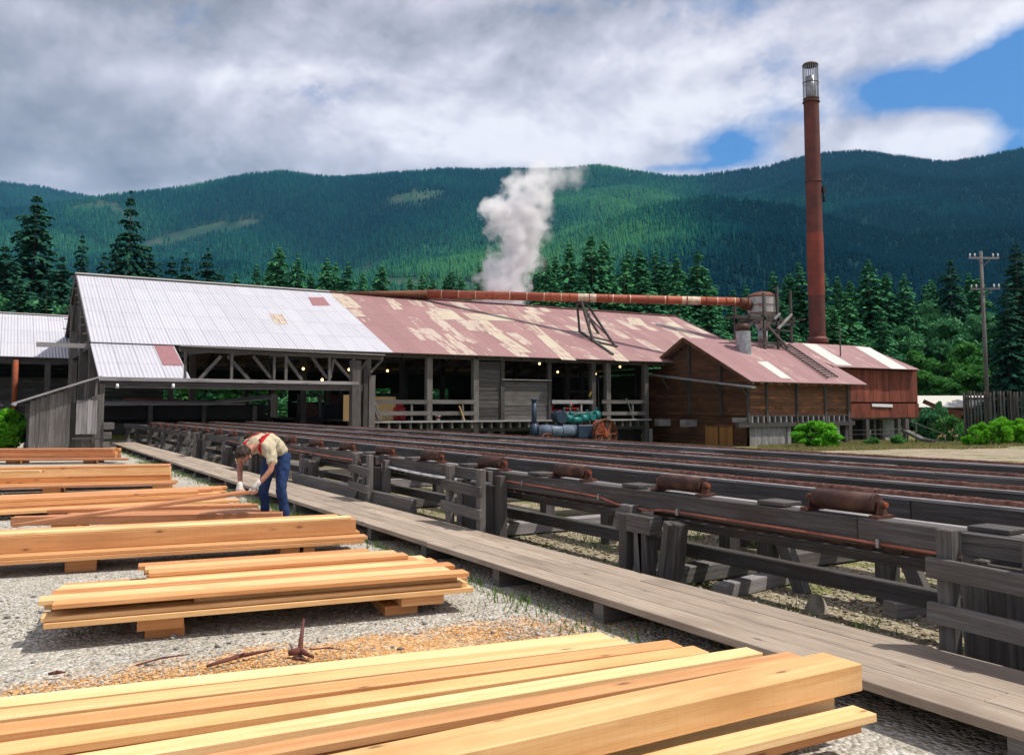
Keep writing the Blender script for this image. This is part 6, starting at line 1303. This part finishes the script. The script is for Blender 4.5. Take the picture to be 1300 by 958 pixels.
def blob(px, py, wx, wy, tilt=0):
    a0, e0 = pxdir(px, py); sa = wx / FPX; se = wy / FPX
    u = k.math('SUBTRACT', az, a0); v = k.math('SUBTRACT', el, e0); c, s_ = math.cos(tilt), math.sin(tilt)
    uu = k.math('ADD', k.math('MULTIPLY', u, c / sa), k.math('MULTIPLY', v, s_ / sa)); vv = k.math('ADD', k.math('MULTIPLY', u, -s_ / se), k.math('MULTIPLY', v, c / se))
    r2 = k.math('ADD', k.math('MULTIPLY', uu, uu), k.math('MULTIPLY', vv, vv)); return k.math('POWER', 2.718, k.math('MULTIPLY', r2, -1))
def total(items):
    s_ = None
    for a, amp in items:
        a = k.math('MULTIPLY', a, amp); s_ = a if s_ is None else k.math('ADD', s_, a)
    return s_
vec = k.n('ShaderNodeCombineXYZ', {0: az, 1: k.math('MULTIPLY', el, 1.5), 2: k.math('MULTIPLY', k.math('MULTIPLY', dx, dy), .3)}).outputs[0]
n1 = k.noise(vec, 3.2, 9, .58, dist=.25); n2 = k.noise(vec, 8, 9, .66, dist=.1); n3 = k.noise(k.n('ShaderNodeVectorMath', {0: vec, 1: (0.012, -.03, 0)}, operation='ADD').outputs[0], 3.2, 9, .58, dist=.25)
cover = k.math('ADD', k.math('MULTIPLY', n1, .5), k.math('MULTIPLY', n2, .5))
hole = total([(blob(1225, 108, 115, 30, .12), 1.0), (blob(1330, 75, 70, 40, .3), .9), (blob(930, 190, 48, 26, -.1), .75), (blob(860, 213, 60, 6, 0), .45), (blob(1130, 108, 40, 20, .2), .4), (blob(1020, 150, 40, 10, -.2), .3), (blob(1290, 190, 30, 60, 0), .5), (blob(1700, 60, 250, 120, .3), .7), (blob(1500, 180, 90, 60, .3), .6)])
puff = total([(blob(1150, 168, 105, 34, 0), .75), (blob(1045, 185, 45, 26, 0), .45)])
cov = k.math('ADD', k.math('SUBTRACT', k.math('ADD', cover, .16), k.math('MULTIPLY', hole, .42)), k.math('MULTIPLY', puff, .30))
mask = k.ramp(cov, [(.40, 0), (.47, .35), (.60, 1)], 'LINEAR')
dark = total([(blob(40, 140, 240, 50, 0), .26), (blob(180, 215, 220, 26, 0), .26), (blob(-300, 100, 400, 200, 0), .3), (blob(250, 5, 330, 40, 0), .22), (blob(740, 25, 150, 40, 0), .14), (blob(1090, 30, 120, 30, 0), .16), (blob(420, -500, 1200, 380, 0), .35)])
light = total([(blob(880, 60, 180, 40, 0), .30), (blob(1240, 20, 160, 26, -.1), .3), (blob(560, 150, 260, 40, 0), .24), (blob(280, 100, 160, 26, .1), .22), (blob(1180, 180, 130, 22, 0), .45), (blob(100, 20, 130, 16, 0), .18), (blob(930, 130, 120, 30, 0), .25), (blob(640, 195, 160, 22, 0), .25)])
relief = k.math('MULTIPLY', k.math('SUBTRACT', n1, n3), 2.0)
br = k.math('ADD', k.math('ADD', k.math('SUBTRACT', .69, dark), light), k.math('ADD', relief, k.math('ADD', k.math('MULTIPLY', k.math('SUBTRACT', n2, .5), .8), k.math('MULTIPLY', k.math('SUBTRACT', n1, .5), .6))))
K = 10
ccol = k.ramp(br, [(0, (.235 * K, .23 * K, .275 * K)), (.3, (.36 * K, .35 * K, .41 * K)), (.62, (.57 * K, .545 * K, .63 * K)), (.95, (.87 * K, .84 * K, .89 * K))])
blue = k.mix(.75, sky.outputs[0], (.06 * K, .22 * K, .60 * K))
k.link(k.mix(mask, blue, ccol), bg.inputs[0])
# ------------------------------------------------------------------ haze: one closed box of even air
def volbox(name, x0, y0, z0, x1, y1, z1, m):
    vs = [(x, y, z) for z in (z0, z1) for y in (y0, y1) for x in (x0, x1)]
    me = bpy.data.meshes.new(name); me.from_pydata(vs, [], [(0, 2, 3, 1), (4, 5, 7, 6), (0, 1, 5, 4), (2, 6, 7, 3), (0, 4, 6, 2), (1, 3, 7, 5)]); me.materials.append(m)
    o = bpy.data.objects.new(name, me); C.objects.link(o); return o
HAZE = True
if HAZE:
    h = NT('thin_blue_air'); v = h.n('ShaderNodeVolumePrincipled'); v.inputs['Color'].default_value = (.22, .62, 1, 1); v.inputs['Density'].default_value = .00004; v.inputs['Anisotropy'].default_value = 0
    h.link(v.outputs[0], h.out.inputs['Volume'])
    tag(volbox('haze', -9500, -4500, -4, 9500, 9500, 1900, h.m), kind='stuff')
# ------------------------------------------------------------------ steam
def steam():
    h = NT('steam'); p = h.wpos()
    D = 66
    path = [(637, 384, 29), (640, 362, 31), (646, 342, 28), (655, 324, 28), (661, 306, 28), (655, 290, 29), (644, 274, 29), (633, 268, 20), (668, 274, 33), (672, 252, 30), (664, 236, 22), (684, 230, 26), (706, 222, 20), (730, 222, 17), (692, 300, 13), (684, 336, 12)]
    dens = {8: .8, 9: .7, 10: .5, 11: .35, 12: .25, 13: .18, 14: .14, 15: .14}
    n = h.noise(p, .8, 6, .66); f = None
    wx_ = h.n('ShaderNodeVectorMath', {0: h.noise(p, .8, 3, .6, out=1), 1: (-.5, -.5, -.5)}, operation='ADD').outputs[0]
    pw = h.n('ShaderNodeVectorMath', {0: h.n('ShaderNodeVectorMath', {0: wx_, 3: 1.1}, operation='SCALE').outputs[0], 1: p}, operation='ADD').outputs[0]
    for i, (px, py, rp) in enumerate(path):
        c = at_d(px, py, D); R = rp * D / FPX * 1.30
        dd = h.n('ShaderNodeVectorMath', {0: pw, 1: tuple(c)}, operation='DISTANCE').outputs['Value']
        g = h.math('MULTIPLY', h.math('SUBTRACT', 1, h.math('DIVIDE', dd, R), clamp=True), 1)
        g = h.math('MULTIPLY', h.math('MULTIPLY', h.math('ADD', g, h.math('MULTIPLY', h.math('SUBTRACT', n, .57), 2.6)), h.math('GREATER_THAN', g, .001)), dens.get(i, 1.0))
        f = g if f is None else h.math('MAXIMUM', f, g)
    f = h.math('MULTIPLY', h.math('MULTIPLY', f, 3.6, clamp=False), 1)
    f = h.math('MAXIMUM', f, 0)
    v = h.n('ShaderNodeVolumePrincipled', {'Density': f, 'Color': (.995, .99, .995, 1), 'Anisotropy': 0}); h.link(v.outputs[0], h.out.inputs['Volume'])
    a = at_d(600, 392, D); b = at_d(765, 196, D)
    c = at_d(668, 300, D); hx = 5.6
    vs = []
    for z in (a.z, b.z):
        for s in (-1, 1):
            for uu in (-1, 1): q = V((c.x, c.y, z)) + Rv * (uu * hx + .4) + Fh * (s * 2.9); vs.append(tuple(q))
    me = bpy.data.meshes.new('steam_plume'); base = V((c.x, c.y, a.z)); me.from_pydata([tuple(V(x) - base) for x in vs], [], [(0, 2, 3, 1), (4, 5, 7, 6), (0, 1, 5, 4), (2, 6, 7, 3), (0, 4, 6, 2), (1, 3, 7, 5)]); me.materials.append(h.m)
    o = bpy.data.objects.new('steam_plume', me); C.objects.link(o); o.location = base; tag(o, 'white plume of steam rising behind the long rusty roof', 'steam', kind='stuff')
steam()
sc.view_settings.view_transform = 'Standard'; sc.view_settings.look = 'None'; sc.view_settings.exposure = .2; sc.view_settings.gamma = 1; sc.view_settings.use_curve_mapping = False
sc.render.engine = 'CYCLES'; cy = sc.cycles; cy.use_denoising = True; cy.max_bounces = 6; cy.diffuse_bounces = 2; cy.glossy_bounces = 2; cy.transmission_bounces = 2; cy.volume_bounces = 6; cy.transparent_max_bounces = 4
cy.use_adaptive_sampling = True; cy.adaptive_threshold = .03; cy.volume_step_rate = .8; cy.volume_max_steps = 96
for o in bpy.data.objects:
    if '_w' in o: del o['_w']
